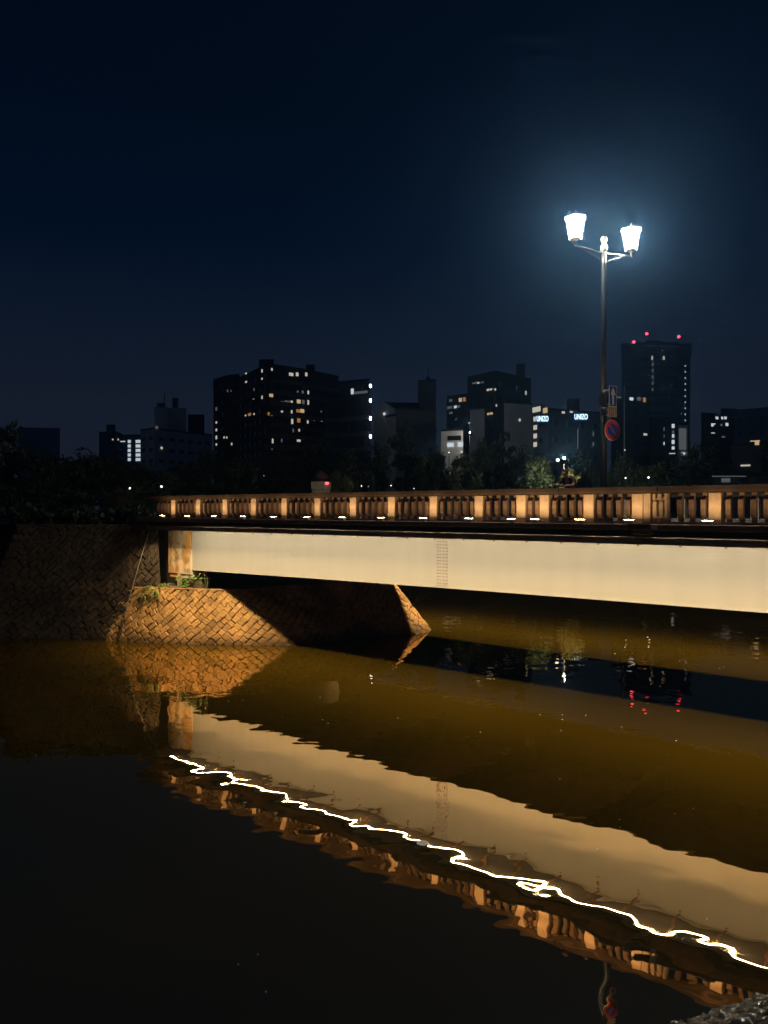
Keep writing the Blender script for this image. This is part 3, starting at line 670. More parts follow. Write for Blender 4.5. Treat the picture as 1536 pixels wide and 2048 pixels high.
# ================================================================== people leaning on the rail
def skin(name, verts, edges, radii, m, parent, sub=2):
    me = bpy.data.meshes.new(name); me.from_pydata([tuple(v) for v in verts], edges, []); me.materials.append(m)
    o = bpy.data.objects.new(name, me); COL.objects.link(o); o.parent = parent
    md = o.modifiers.new('skin', 'SKIN'); md.use_smooth_shade = True
    for i, r in enumerate(radii): me.skin_vertices[0].data[i].radius = (r, r) if not isinstance(r, tuple) else r
    me.skin_vertices[0].data[0].use_root = True
    sd = o.modifiers.new('subdivision', 'SUBSURF'); sd.levels = sub; sd.render_levels = sub
    return o
def head(parent, c, tilt, turn, hair_long):
    """head with brow, eye hollows, nose, lips, chin and ears, facing -y, then hair"""
    rot = Matrix.Rotation(turn, 4, 'Z') @ Matrix.Rotation(tilt, 4, 'X')
    bm = bmesh.new(); bmesh.ops.create_uvsphere(bm, u_segments=24, v_segments=18, radius=1)
    for q in bm.verts:
        x, y, z = q.co
        p = Vector((x*0.075*(1 - 0.20*max(0, -z)), y*0.095, z*0.118))
        if y < 0:
            f_ = max(0, -y)
            if z < -0.2: p.y *= 0.92
            p.y -= 0.022*f_*math.exp(-(x/0.16)**2 - ((z+0.12)/0.20)**2)       # nose
            p.y += 0.014*f_*(math.exp(-((abs(x)-0.36)/0.17)**2 - ((z-0.08)/0.13)**2))   # eye hollows
            p.y -= 0.007*f_*math.exp(-(x/0.30)**2 - ((z+0.50)/0.09)**2)       # lips
            p.y -= 0.008*f_*math.exp(-(x/0.3)**2 - ((z+0.85)/0.15)**2)        # chin
        q.co = rot @ p
    for sx in (-1, 1):
        r = bmesh.ops.create_uvsphere(bm, u_segments=8, v_segments=6, radius=1)
        for q in r['verts']: q.co = rot @ Vector((sx*0.077 + q.co.x*0.010, 0.012 + q.co.y*0.022, -0.01 + q.co.z*0.034))
    me = bpy.data.meshes.new('head'); bm.to_mesh(me); bm.free(); me.polygons.foreach_set('use_smooth', [True]*len(me.polygons))
    obj('head', me, M['skin'], parent, c)
    bm = bmesh.new(); bmesh.ops.create_uvsphere(bm, u_segments=20, v_segments=14, radius=1)
    for q in bm.verts:
        x, y, z = q.co; p = Vector((x*0.087, y*0.106 + 0.012, z*0.125 + 0.012))
        if y < -0.25 and z < 0.55: p.y = -0.02 + 0.02*z
        if z < -0.1 and hair_long: p.z = z*0.34; p.x *= 1.25; p.y = p.y*1.1 + 0.02
        q.co = rot @ (p + Vector((random.uniform(-.004, .004), random.uniform(-.004, .004), random.uniform(-.004, .004))))
    me = bpy.data.meshes.new('hair'); bm.to_mesh(me); bm.free(); me.polygons.foreach_set('use_smooth', [True]*len(me.polygons))
    obj('hair', me, M['hair'], parent, c)
def hand(parent, c, d, side):
    """palm with four unequal curled fingers and a thumb; d = pointing direction along local x"""
    V = [(0, 0, 0), (d*0.05, 0, 0), (d*0.09, 0, 0)]; Ed = [(0, 1), (1, 2)]; Rr = [(0.026, 0.020), (0.036, 0.016), (0.034, 0.014)]
    for k, ln in enumerate((0.060, 0.072, 0.066, 0.050)):
        b = len(V); y = -0.030 + 0.020*k; V += [(d*0.10, y, 0.002), (d*(0.10+ln*0.6), y, -0.006), (d*(0.10+ln), y, -0.026)]; Ed += [(2, b), (b, b+1), (b+1, b+2)]; Rr += [0.009, 0.0085, 0.007]
    b = len(V); V += [(d*0.03, side*0.036, 0.004), (d*0.065, side*0.058, -0.004)]; Ed += [(0, b), (b, b+1)]; Rr += [0.011, 0.009]
    o = skin('hand', V, Ed, Rr, M['skin'], parent, 1); o.location = c; return o
def leaning_person(s, label):
    """stands on the footway, bent forward, forearms folded on the rail; local -y points to us across the rail"""
    t = thing('person', label, 'person', B(s, -0.32, 5.63), BA, 'people at the balustrade')
    hip, chest, neck = (0, 0.10, 0.86), (0, -0.16, 1.18), (0, -0.30, 1.33)
    V = [hip, (0, -0.02, 1.02), chest, neck, (0, -0.34, 1.39)]
    Ed = [(0, 1), (1, 2), (2, 3), (3, 4)]; Rr = [(0.15, 0.11), (0.14, 0.10), (0.16, 0.105), 0.06, 0.052]
    for sx in (-1, 1):
        b = len(V); V += [(sx*0.19, -0.20, 1.24), (sx*0.27, -0.44, 1.045), (sx*0.07, -0.60, 1.04)]
        Ed += [(2, b), (b, b+1), (b+1, b+2)]; Rr += [0.062, 0.045, 0.032]
        b = len(V); V += [(sx*0.09, 0.08, 0.80), (sx*0.10, 0.03, 0.46), (sx*0.10, 0.10, 0.09), (sx*0.11, -0.08, 0.035)]
        Ed += [(0, b), (b, b+1), (b+1, b+2), (b+2, b+3)]; Rr += [0.085, 0.062, 0.045, 0.036]
    skin('body', V, Ed, Rr, M['skin'], t)
    # jacket over trunk and upper arms, trousers and shoes
    V = [(0, 0.09, 0.90), (0, -0.02, 1.02), chest, (0, -0.27, 1.30)]; Ed = [(0, 1), (1, 2), (2, 3)]; Rr = [(0.165, 0.125), (0.16, 0.12), (0.18, 0.125), 0.075]
    for sx in (-1, 1):
        b = len(V); V += [(sx*0.19, -0.20, 1.24), (sx*0.25, -0.38, 1.10)]; Ed += [(2, b), (b, b+1)]; Rr += [0.078, 0.062]
    skin('jacket', V, Ed, Rr, M['cloth'], t)
    V = [(0, 0.10, 0.88)]; Ed = []; Rr = [(0.165, 0.125)]
    for sx in (-1, 1):
        b = len(V); V += [(sx*0.09, 0.08, 0.78), (sx*0.10, 0.03, 0.46), (sx*0.10, 0.10, 0.10)]; Ed += [(0, b), (b, b+1), (b+1, b+2)]; Rr += [0.10, 0.075, 0.062]
    skin('trousers', V, Ed, Rr, M['jeans'], t)
    for sx in (-1, 1): MB().box((sx*0.11-0.045, -0.15, 0.0), (sx*0.11+0.045, 0.13, 0.085), 0.025).build('shoe', M['hair'], t)
    head(t, (0.0, -0.44, 1.415), R(38), R(18), False)
    hand(t, (-0.06, -0.61, 1.03), 1, -1); hand(t, (0.06, -0.60, 1.065), -1, -1)
    return t
def turned_person(s, label):
    """in black, back to us against the rail, long dark hair"""
    t = thing('person', label, 'person', B(s, -0.42, 5.63), BA + R(180), 'people at the balustrade')
    V = [(0, 0.0, 0.80), (0, 0.02, 0.98), (0, 0.06, 1.16), (0, 0.0, 1.28), (0, -0.02, 1.33)]
    Ed = [(0, 1), (1, 2), (2, 3), (3, 4)]; Rr = [(0.14, 0.11), (0.12, 0.10), (0.145, 0.10), 0.055, 0.05]
    for sx in (-1, 1):
        b = len(V); V += [(sx*0.16, 0.05, 1.19), (sx*0.20, 0.10, 0.98), (sx*0.12, -0.12, 0.90)]; Ed += [(2, b), (b, b+1), (b+1, b+2)]; Rr += [0.058, 0.045, 0.034]
        b = len(V); V += [(sx*0.08, -0.02, 0.74), (sx*0.09, -0.12, 0.44), (sx*0.09, -0.10, 0.09), (sx*0.10, -0.22, 0.035)]; Ed += [(0, b), (b, b+1), (b+1, b+2), (b+2, b+3)]; Rr += [0.085, 0.062, 0.045, 0.036]
    skin('body', V, Ed, Rr, M['skin'], t)
    V = [(0, 0.0, 0.70), (0, 0.02, 0.98), (0, 0.06, 1.16), (0, 0.01, 1.27)]; Ed = [(0, 1), (1, 2), (2, 3)]; Rr = [(0.19, 0.14), (0.15, 0.125), (0.165, 0.12), 0.075]
    for sx in (-1, 1):
        b = len(V); V += [(sx*0.16, 0.05, 1.19), (sx*0.20, 0.10, 0.98), (sx*0.13, -0.10, 0.90)]; Ed += [(2, b), (b, b+1), (b+1, b+2)]; Rr += [0.075, 0.062, 0.05]
    skin('coat', V, Ed, Rr, M['cloth2'], t)
    for sx in (-1, 1): MB().box((sx*0.10-0.045, -0.25, 0.0), (sx*0.10+0.045, 0.02, 0.085), 0.025).build('shoe', M['hair'], t)
    head(t, (0, -0.02, 1.43), R(12), 0.0, True)
    hand(t, (-0.10, -0.14, 0.90), 1, -1); hand(t, (0.10, -0.14, 0.93), -1, -1)
    return t
leaning_person(3.42, 'person in dark maroon jacket bent forward with folded arms on the rail')
turned_person(4.02 - 0.12, 'person in black with long dark hair, back turned, beside the leaning one')

# ================================================================== end pillars of the bridge
def pillar(p, rz, label, red=False, m='stone'):
    t = thing('end_pillar', label, 'pillar', p, rz)
    MB().box((-0.36, -0.36, 0), (0.36, 0.36, 1.10), 0.02).build('shaft', M[m], t)
    MB().box((-0.40, -0.40, 1.102), (0.40, 0.40, 1.52), 0.02).build('cap', M[m], t)
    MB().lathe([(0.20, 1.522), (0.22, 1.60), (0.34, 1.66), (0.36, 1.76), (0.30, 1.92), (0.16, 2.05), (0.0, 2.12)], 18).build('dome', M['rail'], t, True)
    if red: MB().box((0.41, -0.44, 1.36), (0.55, -0.30, 1.48), 0.02).build('red_lamp', M['beacon'], t)
pd_ = 40.0
pillar(Vector((WX(642, pd_), pd_, WZ(972, pd_) - 1.3)), -0.3, 'domed stone end pillar with a small red lamp behind the rail', True)
pd_ = 44.0
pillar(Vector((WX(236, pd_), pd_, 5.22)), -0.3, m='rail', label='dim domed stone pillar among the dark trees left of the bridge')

# ================================================================== skyline
pane_me = MB().box((-0.5, -0.5, -0.5), (0.5, 0.5, 0.5)).mesh('window')
pane_by = {}
def pane(kind):
    if kind not in pane_by:
        me = pane_me.copy(); me.name = 'window'; me.materials.append(M[kind]); pane_by[kind] = me
    return pane_by[kind]
def bmat(name, c): 
    if name not in M: M[name] = mat(name, c, 0.9, var=0.15, scale=0.2, warp=(1, 1, 0.4))
    return M[name]
bmat('wall_black', (0.02, 0.02, 0.024)); bmat('wall_dark', (0.07, 0.075, 0.085)); bmat('wall_pale', (0.78, 0.80, 0.82)); bmat('wall_mid', (0.16, 0.17, 0.19)); bmat('roof_dark', (0.03, 0.03, 0.035)); bmat('wall_white', (0.75, 0.77, 0.78))
def building(name, label, chain, ytop, m, thick=14, base=5.0, floors=0, cols=0, lit=(), slabs=False, ref=0, wz=(1.5, 1.3), inset=0.0, extra=(), grid=None, cat='building'):
    """chain: front corners left to right as (photo x, depth); ytop: roof line at corner ref"""
    P = [Vector((WX(x, d), d, 0)) for x, d in chain]; top = WZ(ytop, chain[ref][1])
    org = Vector((sum(p.x for p in P)/len(P), min(p.y for p in P), base)); t = thing(name, label, cat, org)
    pts = [p - org for p in P] + [P[-1] - org + Vector((P[-1].x/P[-1].y*thick, thick, 0)), P[0] - org + Vector((P[0].x/P[0].y*thick, thick, 0))]
    MB().prism([(p.x, p.y) for p in pts], 0, top - base).build('wall', m, t)
    MB().prism([(p.x*1.004, p.y + (0.0 if i < len(P) else 0.3)) for i, p in enumerate(pts)], top - base + 0.01, top - base + 0.5).build('parapet', M['roof_dark'], t)
    litpos = []
    for (x, y, w, h, kind) in lit:
        for a, b in zip(P[:-1], P[1:]):
            k = (x - CX)/F; d_ = b - a; den = d_.x - k*d_.y
            if abs(den) < 1e-6: continue
            q = (k*a.y - a.x)/den
            if -0.02 <= q <= 1.02:
                p = a + d_*q; an = math.atan2(d_.y, d_.x); z = WZ(y, p.y); sc = p.y/F
                nrm = Vector((math.sin(an), -math.cos(an), 0)); pp_ = p + nrm*0.10 - org
                cs = max(0.3, abs(math.cos(an)))
                obj('window', pane(kind), None, t, (pp_.x, pp_.y, z - base), (0, 0, an), (w*sc/cs, 0.16, h*sc)); litpos.append((p, z)); break
    for a, b in zip(P[:-1], P[1:]):
        d_ = b - a; Ln = d_.length; an = math.atan2(d_.y, d_.x); nrm = Vector((math.sin(an), -math.cos(an), 0))
        nc = int(Ln/3.4) if cols == 0 else cols; nf = floors
        if not nf or Ln < 3: continue
        fh = (top - base - 1.2)/nf
        for i in range(nf):
            z = base + fh*(i + 0.55)
            if WZ(975, a.y) > z + 2: continue
            if slabs:
                c = a + d_*0.5 + nrm*0.35 - org
                obj('balcony', pane_balc, None, t, (c.x, c.y, z - base - fh*0.42), (0, 0, an), (Ln*0.96, 0.7, 0.85))
            for j in range(nc):
                p = a + d_*((j+0.5)/nc)
                if any((p - lp).length < 1.8 and abs(z - lz) < 1.5 for lp, lz in litpos): continue
                pp_ = p + nrm*0.05 - org
                obj('window', pane('glass'), None, t, (pp_.x, pp_.y, z - base), (0, 0, an), (wz[0], 0.14, wz[1]))
    for (nm, x0, x1, y0, dd, th, mm) in extra:
        q0, q1 = WX(x0, dd), WX(x1, dd); z1 = WZ(y0, dd)
        k_ = (dd+th)/dd; MB().prism([(q0, dd), (q1, dd), (q1*k_, dd+th), (q0*k_, dd+th)], top + 0.02 if nm == 'penthouse' else base, z1).build(nm, M[mm], t, loc=-org)
    return t, org, top
pane_balc = pane_me.copy(); pane_balc.name = 'balcony'; pane_balc.materials.append(bmat('balcony_grey', (0.075, 0.07, 0.07)))
w_, c_, o_, d__ = 'lit_white', 'lit_cool', 'lit_orange', 'lit_dim'; wm = 'lit_warm'

building('office_block', 'faint hazy flat block on the far left horizon', [(36, 560), (120, 565)], 856, M['wall_mid'], floors=5)
building('tower_block', 'dark narrow block with domed roof tank behind the left trees', [(198, 330), (234, 328), (250, 345)], 866, M['wall_black'], floors=9,
         lit=[(226, 879, 3, 3, w_), (236, 879, 3, 3, w_), (196, 890, 3, 3, d__)], extra=[('penthouse', 213, 231, 849, 332, 8, 'wall_black')])
building('apartment_block', 'low block with five rows of bright white stairwell lights', [(246, 300), (283, 298)], 872, M['wall_dark'], floors=0,
         lit=[(259, 883+9*k, 6, 6, c_) for k in range(5)] + [(277, 883+9*k, 11, 6, c_) for k in range(5)] + [(246, 883, 10, 2, c_)])
building('office_building', 'pale blue grey office building with stepped rooftop and window bands', [(281, 246), (309, 240), (335, 246), (424, 262)], 858, M['wall_pale'], floors=7, ref=1, wz=(2.0, 1.1),
         lit=[(313, 855, 3, 6, d__), (323, 896, 2, 4, w_)],
         extra=[('penthouse', 309, 336, 814, 248, 14, 'wall_pale'), ('penthouse', 336, 373, 816, 256, 14, 'wall_pale'), ('penthouse', 376, 409, 829, 266, 10, 'wall_black'), ('penthouse', 314, 331, 806, 250, 5, 'wall_mid'), ('penthouse', 345, 357, 796, 262, 5, 'wall_mid'), ('penthouse', 328.5, 330, 786, 256, 1, 'wall_black')])
lits = [(493, 747, 3, 3, w_), (493, 764, 4, 3, w_), (493, 781, 5, 3, w_), (493, 797, 4, 4, w_), (525, 742, 2, 6, w_), (543.5, 739, 2, 5, w_), (525, 759, 2, 6, w_), (509, 779, 2, 5, d__), (508, 796, 2, 5, w_), (525, 795, 2, 6, w_), (542, 791, 6, 6, wm),
        (582, 749, 7, 6, w_), (594, 749, 4, 7, w_), (612, 749, 3, 7, w_), (595, 785, 3, 7, d__), (605, 785, 3, 7, d__), (616, 786, 2, 9, w_), (563.5, 807, 3, 8, wm), (574, 806, 9, 9, d__), (583, 806, 3, 9, w_), (597, 804, 6, 9, wm), (606, 804, 4, 8, d__), (616, 805, 2, 9, w_),
        (492, 831, 2, 3, w_), (509, 830, 2, 7, w_), (500, 829, 7, 5, o_), (540, 828, 8, 6, o_), (543, 828, 3, 7, wm), (563.5, 826, 3, 9, w_), (583, 825, 2, 9, w_), (596, 822, 6, 6, o_), (604, 822, 6, 7, wm), (584, 843, 3, 10, w_), (597, 841, 5, 8, o_), (615, 844, 2, 6, w_), (643, 840, 2, 6, w_), (642, 822, 2, 6, d__),
        (586, 861, 2, 7, d__), (598, 860, 2, 6, w_), (545, 882, 2, 9, w_), (563, 881, 2, 6, d__), (597, 881, 6, 5, w_), (544, 900, 2, 6, d__), (643, 878, 2, 5, d__), (433, 818, 3, 7, d__), (628, 840, 2, 4, d__)]
building('apartment_tower', 'tall black apartment tower with scattered lit windows, largest on the skyline', [(478, 186), (537, 168), (602, 174), (677, 184)], 731, M['wall_black'], floors=13, slabs=True, ref=1, lit=[q for q in lits if q[0] > 478], wz=(1.2, 1.3),
         extra=[('penthouse', 518, 548, 719, 175, 9, 'wall_black'), ('penthouse', 612, 630, 729, 186, 6, 'wall_black')])
building('apartment_wing', 'narrow black apartment wing left of the tall tower with a column of lamps', [(427, 196), (452, 190), (479, 187.5)], 763, M['wall_black'], floors=10, ref=0, wz=(1.1, 1.2),
         lit=[(433.5, 845, 3, 4, w_), (433.5, 860, 3, 5, w_), (433.5, 875, 3, 7, w_), (433.5, 889, 3, 4, w_), (433.5, 818, 3, 7, d__), (449, 875, 2, 4, w_), (454, 875, 2, 4, w_), (464, 888, 2, 5, w_), (456, 782, 2, 5, d__), (463, 782, 1.5, 3, d__)])
building('rooftop_block', 'black block with pale lit upper storey right of the tall tower', [(676, 205), (739, 200)], 767, M['wall_dark'], floors=0,
         lit=[(705, 783, 5, 11, c_), (722, 785, 27, 5, d__), (726, 796, 7, 5, c_), (724, 802, 7, 4, c_), (710, 802, 9, 4, d__)])
t, org, top = building('balcony_block', 'broad dark block with faint balcony lines and three bright wall lamps', [(650, 168), (743, 160)], 806, M['wall_black'], floors=7, slabs=True, wz=(1.4, 1.2))
for (y) in (772, 801, 837, 873):
    p = W(741, y, 158.6)
    MB().lathe([(0.0, -0.40), (0.19, -0.3), (0.23, 0), (0.19, 0.3), (0.0, 0.40)], 10).build('wall_lamp', M['walllamp'], t, True, p - org)
building('gabled_house_block', 'pale gable end building with a dark hipped roof and square tower', [(747, 182), (792, 176), (836, 182)], 838, M['wall_pale'], floors=0, thick=16,
         lit=[(769, 828, 3, 5, c_), (771, 865, 2, 6, c_)])
def roof_gable():
    p = [W(747, 818, 180), W(768, 804, 180), W(790, 818, 177), W(790, 870, 177), W(747, 870, 180)]
    t = bpy.data.objects['gabled_house_block']; o0 = t.location
    mb = MB(); n = 5; mb.add([q - o0 for q in p] + [q - o0 + Vector((0, 1.2, 0)) for q in p], [tuple(range(n))[::-1], tuple(range(n, 2*n))] + [(i, (i+1) % n, (i+1) % n+n, i+n) for i in range(n)])
    mb.build('gable', M['wall_white'], t)
    r = [W(766, 803.5, 182), W(838, 806, 184), W(838, 846, 183), W(790, 846, 177.5), W(792, 818, 178)]
    mb = MB(); mb.add([q - o0 for q in r] + [q - o0 + Vector((0, 9, -0.2)) for q in r], [(0, 1, 2, 3, 4), (9, 8, 7, 6, 5)] + [(i, i+5, (i+1) % 5+5, (i+1) % 5) for i in range(5)])
    mb.build('roof', M['roof_dark'], t)
roof_gable()
building('square_tower', 'dark square tower with a ball on its roof mast', [(836, 190), (872, 188)], 765, M['wall_dark'], floors=0, thick=10)
tw = bpy.data.objects['square_tower']; p = W(856, 757, 192) - tw.location
MB().tube([p - Vector((0, 0, 1.6)), p + Vector((0, 0, 3.0))], 0.08, 6).build('mast', M['roof_dark'], tw); MB().lathe([(0, -.5), (.36, -.36), (.5, 0), (.36, .36), (0, .5)], 12).build('ball', M['roof_dark'], tw, True, p)
building('slatted_block', 'dark low block with pale storey bands beneath the square tower', [(792, 172), (872, 176)], 820, M['wall_dark'], floors=6, slabs=True, wz=(1.2, 0.8))
building('corner_flats', 'small dark flats with orange and white top windows', [(893, 215), (937, 209)], 796, M['wall_dark'], floors=6,
         lit=[(902, 801, 5, 5, d__), (921, 800, 5, 7, wm), (929, 799, 4, 8, o_), (900, 815, 8, 5, d__), (911, 814, 4, 5, c_), (917, 813, 5, 5, d__), (902, 826, 5, 4, d__), (886, 836, 3, 4, w_), (912, 839, 2, 3, d__)])
building('stepped_tower', 'large dark stepped building with a square chimney', [(935, 205), (990, 196), (1062, 208)], 757, M['wall_black'], floors=9, ref=0,
         lit=[(950, 766, 8, 3, d__), (957, 766, 3, 3, w_), (965, 765, 4, 3, d__), (976, 780, 3, 4, w_), (982, 779, 4, 3, w_), (991, 779, 2, 4, w_), (992, 811, 2, 4, w_), (977, 828, 3, 4, wm), (983, 827, 4, 4, wm), (1051, 786, 2, 7, w_), (939, 846, 2, 3, w_)],
         extra=[('penthouse', 1032, 1050, 728, 206, 7, 'wall_black')])
building('pale_annex', 'narrow pale windowless annex in front of the stepped tower', [(940, 190), (969, 188)], 820, M['wall_pale'], thick=8)
building('pale_slab', 'broad pale blue windowless slab right of the stepped tower', [(1008, 186), (1066, 190)], 806, M['wall_pale'], thick=12, lit=[(1039, 840, 3, 5, w_)])
building('low_clinic', 'low pale building with bright white ground floor lights', [(882, 165), (926, 163)], 863, M['wall_pale'], thick=10,
         lit=[(901, 890, 12, 8, c_), (921, 889, 10, 9, c_), (909, 876, 25, 9, 'glass'), (927, 872, 6, 10, c_), (939, 866, 10, 5, c_)])
t, org, top = building('hotel', 'dark hotel with two blue glowing rooftop signs', [(1066, 178), (1097, 172), (1202, 180)], 820, M['wall_dark'], floors=6, ref=1, wz=(1.3, 1.2),
         lit=[(1073.5, 819, 10, 10, w_), (1091, 821, 5, 10, wm), (1071, 838, 4, 9, w_), (1071, 855, 4, 9, w_), (1071, 872, 4, 9, w_), (1071, 889, 4, 9, w_), (1126, 825, 6, 4, w_), (1142, 824, 6, 3, w_), (1186, 868, 2, 9, d__), (1186, 888, 2, 8, d__), (1155, 878, 1.5, 40, d__)],
         extra=[('penthouse', 1133, 1159, 797, 182, 8, 'wall_dark'), ('penthouse', 1066, 1090, 808, 180, 6, 'wall_mid')])
for (x, y, wpx, d) in ((1085, 838, 23, 171.5), (1162, 834, 26, 174.5)):
    p = W(x, y, d) - org; sz = 11*d/F
    MB().box((-wpx/2*d/F*1.08, 0.12, -sz*0.62), (wpx/2*d/F*1.08, 0.4, sz*0.62), 0.1).build('sign_halo', M['neonhalo'], t, loc=p)  # glowing box added to stand in for the blue halo round the letters
    cu = bpy.data.curves.new('sign_letters', 'FONT'); cu.body = 'UNIZO'; cu.size = sz*1.35; cu.align_x = 'CENTER'; cu.align_y = 'CENTER'; cu.extrude = 0.06; cu.offset = 0.02
    cu.materials.append(M['neon']); tmp = bpy.data.objects.new('tmp', cu); COL.objects.link(tmp); dg = bpy.context.evaluated_depsgraph_get(); me = bpy.data.meshes.new_from_object(tmp.evaluated_get(dg)); bpy.data.objects.remove(tmp); me.name = 'sign_letters'
    o = obj('sign_letters', me, M['neon'], t); o.location = p + Vector((0, 0, 0)); o.rotation_euler = (R(90), 0, 0)
    o.scale = ((wpx*d/F)/(sz*1.35*3.1), 1, 1)
building('office_slab', 'dark office slab with lit top floor windows below the tall tower', [(1222, 205), (1300, 212)], 796, M['wall_black'], floors=7, wz=(2.0, 1.1),
         lit=[(1237, 795, 10, 3, d__), (1262, 798, 8, 6, c_), (1277, 798, 9, 7, d__), (1288, 800, 6, 9, o_), (1290, 869, 8, 4, w_)])
building('base_block', 'dark block with vertical light slits at the foot of the tall tower', [(1296, 230), (1350, 228)], 838, M['wall_black'], floors=5,
         lit=[(1346, 852, 5, 8, c_), (1346, 864, 4, 6, d__), (1346, 872, 4, 7, c_), (1346, 884, 5, 8, c_), (1346, 896, 5, 6, c_), (1328, 858, 2, 8, d__), (1328, 872, 2, 5, d__), (1328, 887, 2, 6, c_), (1344, 907, 11, 2, w_)])
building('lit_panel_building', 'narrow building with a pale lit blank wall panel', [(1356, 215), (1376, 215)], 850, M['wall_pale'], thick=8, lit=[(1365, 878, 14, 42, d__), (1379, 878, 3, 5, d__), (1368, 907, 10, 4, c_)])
t, org, top = building('high_rise', 'tall hazy high rise with flat overhanging crown and red beacons', [(1243, 470), (1310, 455), (1380, 468)], 712, bmat('wall_tower', (0.06, 0.07, 0.085)), thick=36, floors=17, cols=8, ref=0, wz=(2.6, 1.6),
         lit=[(1304, 716, 2, 8, w_), (1327, 716, 4, 7, w_), (1324, 701, 2, 2, w_)] + [(1305, 729+12.5*k, 3, 6, d__) for k in range(5)] + [(1370, 732+12.1*k, 2.2, 2.6, c_) for k in range(10)],
         extra=[('penthouse', 1260, 1362, 690, 470, 30, 'wall_tower')])
p0, p1 = WX(1243, 468), WX(1383, 468)
rp_ = MB()
for x0_, x1_, y0_, y1_, dd, th in ((1243, 1383, 690.5, 687, 464, 30), (1268, 1356, 687.9, 684, 467, 24), (1290, 1322, 683.9, 681, 469, 16)):
    k_ = (dd+th)/dd; rp_.prism([(WX(x0_, dd), dd), (WX(x1_, dd), dd), (WX(x1_, dd)*k_, dd+th), (WX(x0_, dd)*k_, dd+th)], WZ(y0_, dd), WZ(y1_, dd))
rp_.build('roof_plate', M['roof_dark'], t, loc=-org)
for x, y in ((1267, 684.5), (1293, 668), (1357, 674)):
    p = W(x, y, 466) - org; MB().tube([p - Vector((0, 0, 3.5)), p], 0.25, 6).build('mast', M['roof_dark'], t)
    MB().lathe([(0, -0.8), (0.7, -0.5), (0.95, 0), (0.7, 0.6), (0, 0.9)], 10).build('beacon', M['beacon'], t, True, p)
building('right_flats', 'dark flats with a few square white windows near the right edge', [(1402, 200), (1468, 206)], 828, M['wall_black'], floors=6,
         lit=[(1433, 836, 6, 5, c_), (1443.5, 836, 4, 5, c_), (1450, 836, 5, 5, c_), (1424, 850, 5, 6, c_), (1428, 848, 4, 2, c_), (1442, 850, 5, 4, d__), (1453, 849, 6, 6, c_), (1425, 866, 8, 2, w_), (1446, 874, 8, 3, d__)],
         extra=[('penthouse', 1441, 1472, 817, 205, 8, 'wall_black')])
building('right_office', 'dim hazy block with rooftop masts at the right edge', [(1468, 300), (1560, 290)], 822, M['wall_mid'], floors=7)
building('riverside_house', 'small dark house with a lit porch lamp near the right edge', [(1462, 130), (1550, 126)], 893, M['wall_dark'], thick=8, floors=2, lit=[(1510, 882, 14, 2, wm), (1514, 886, 6, 8, wm), (1459.5, 901, 3, 9, c_), (1491, 931, 14, 3, w_)])
# tile roofed rest house
d = 96; o0 = Vector((WX(1490, d), d, 5.0)); t = thing('rest_house', 'low tiled rest house with a lit eave line behind the rail', 'house', o0)
x0, x1 = WX(1424, d)-o0.x, WX(1560, d)-o0.x; ze = WZ(952, d)-5.0; zr = WZ(936, d)-5.0
MB().box((x0+1.0, 0.8, 0), (x1-1.0, 7, ze-0.02)).build('wall', M['wall_dark'], t)
MB().add([(x0, 0, ze), (x1, 0, ze), (x1, 8, ze), (x0, 8, ze), (x0+2.4, 4, zr), (x1-2.4, 4, zr)], [(0, 1, 5, 4), (1, 2, 5), (2, 3, 4, 5), (3, 0, 4), (3, 2, 1, 0)]).build('roof', M['roof_dark'], t)
MB().box((x0, -0.06, ze-0.10), (x0+4.2, -0.01, ze+0.02)).build('lit_eave_board', M['lit_dim'], t)  # light falling on the eave, put in as a faint glow of the board
for k in range(3): MB().box((x0+1.5+k*2.3, 0.74, ze-0.75), (x0+2.6+k*2.3, 0.79, ze-0.25)).build('window', M['lit_dim'] if k == 0 else M['glass'], t)
# mast
t = thing('utility_mast', 'thin grey mast rising beside the round sign', 'mast', Vector((WX(1248.5, 120), 120, 5.0)))
MB().tube([(0, 0, 0), (0, 0, WZ(771, 120)-5.0)], [0.14, 0.07], 8).build('pole', M['alu'], t); MB().box((-0.5, -0.04, 9), (0.5, 0.04, 9.1)).build('cross_arm', M['alu'], t)

# ================================================================== trees
def crown_mesh(name, seed, n, rx, rz, leaf, clumps=26):
    rr = np.random.RandomState(seed); cl = []
    for k in range(clumps):
        v = rr.normal(size=3); v /= np.linalg.norm(v); r = rr.uniform(0.35, 1.0)**0.6
        cl.append((v*np.array([rx, rx, rz])*r*0.82, rr.uniform(0.20, 0.42)*rx))
    V = []; Fc = []
    for i in range(n):
        c, cr = cl[rr.randint(clumps)]; v = rr.normal(size=3); v /= np.linalg.norm(v)
        p = c + v*cr*rr.uniform(0.55, 1.05)*np.array([1, 1, 0.75])
        a = rr.normal(size=3); a /= np.linalg.norm(a); b = np.cross(a, v); b /= (np.linalg.norm(b)+1e-6); s = leaf*rr.uniform(0.6, 1.4)
        k = len(V); V += [p - a*s, p - b*s*0.55, p + a*s, p + b*s*0.55]; Fc.append((k, k+1, k+2, k+3))
    return mesh(name, V, Fc), cl
def trunk_mesh(cl, h, rx, r0, seed):
    rr = random.Random(seed); mb = MB(); mb.tube([(0, 0, -h), (rr.uniform(-.2, .2), 0, -h*0.5), (rr.uniform(-.3, .3), 0, -0.2*h), (0, 0, rx*0.3)], [r0, r0*0.75, r0*0.6, r0*0.25], 8)
    for c, _ in cl[:9]: mb.tube([(0, 0, -h*rr.uniform(0.2, 0.5)), tuple(np.array(c)*0.5 + np.array([0, 0, -0.1*h])), tuple(c)], [r0*0.45, r0*0.28, r0*0.1], 5)
    return mb.mesh('trunk')
TREES = []
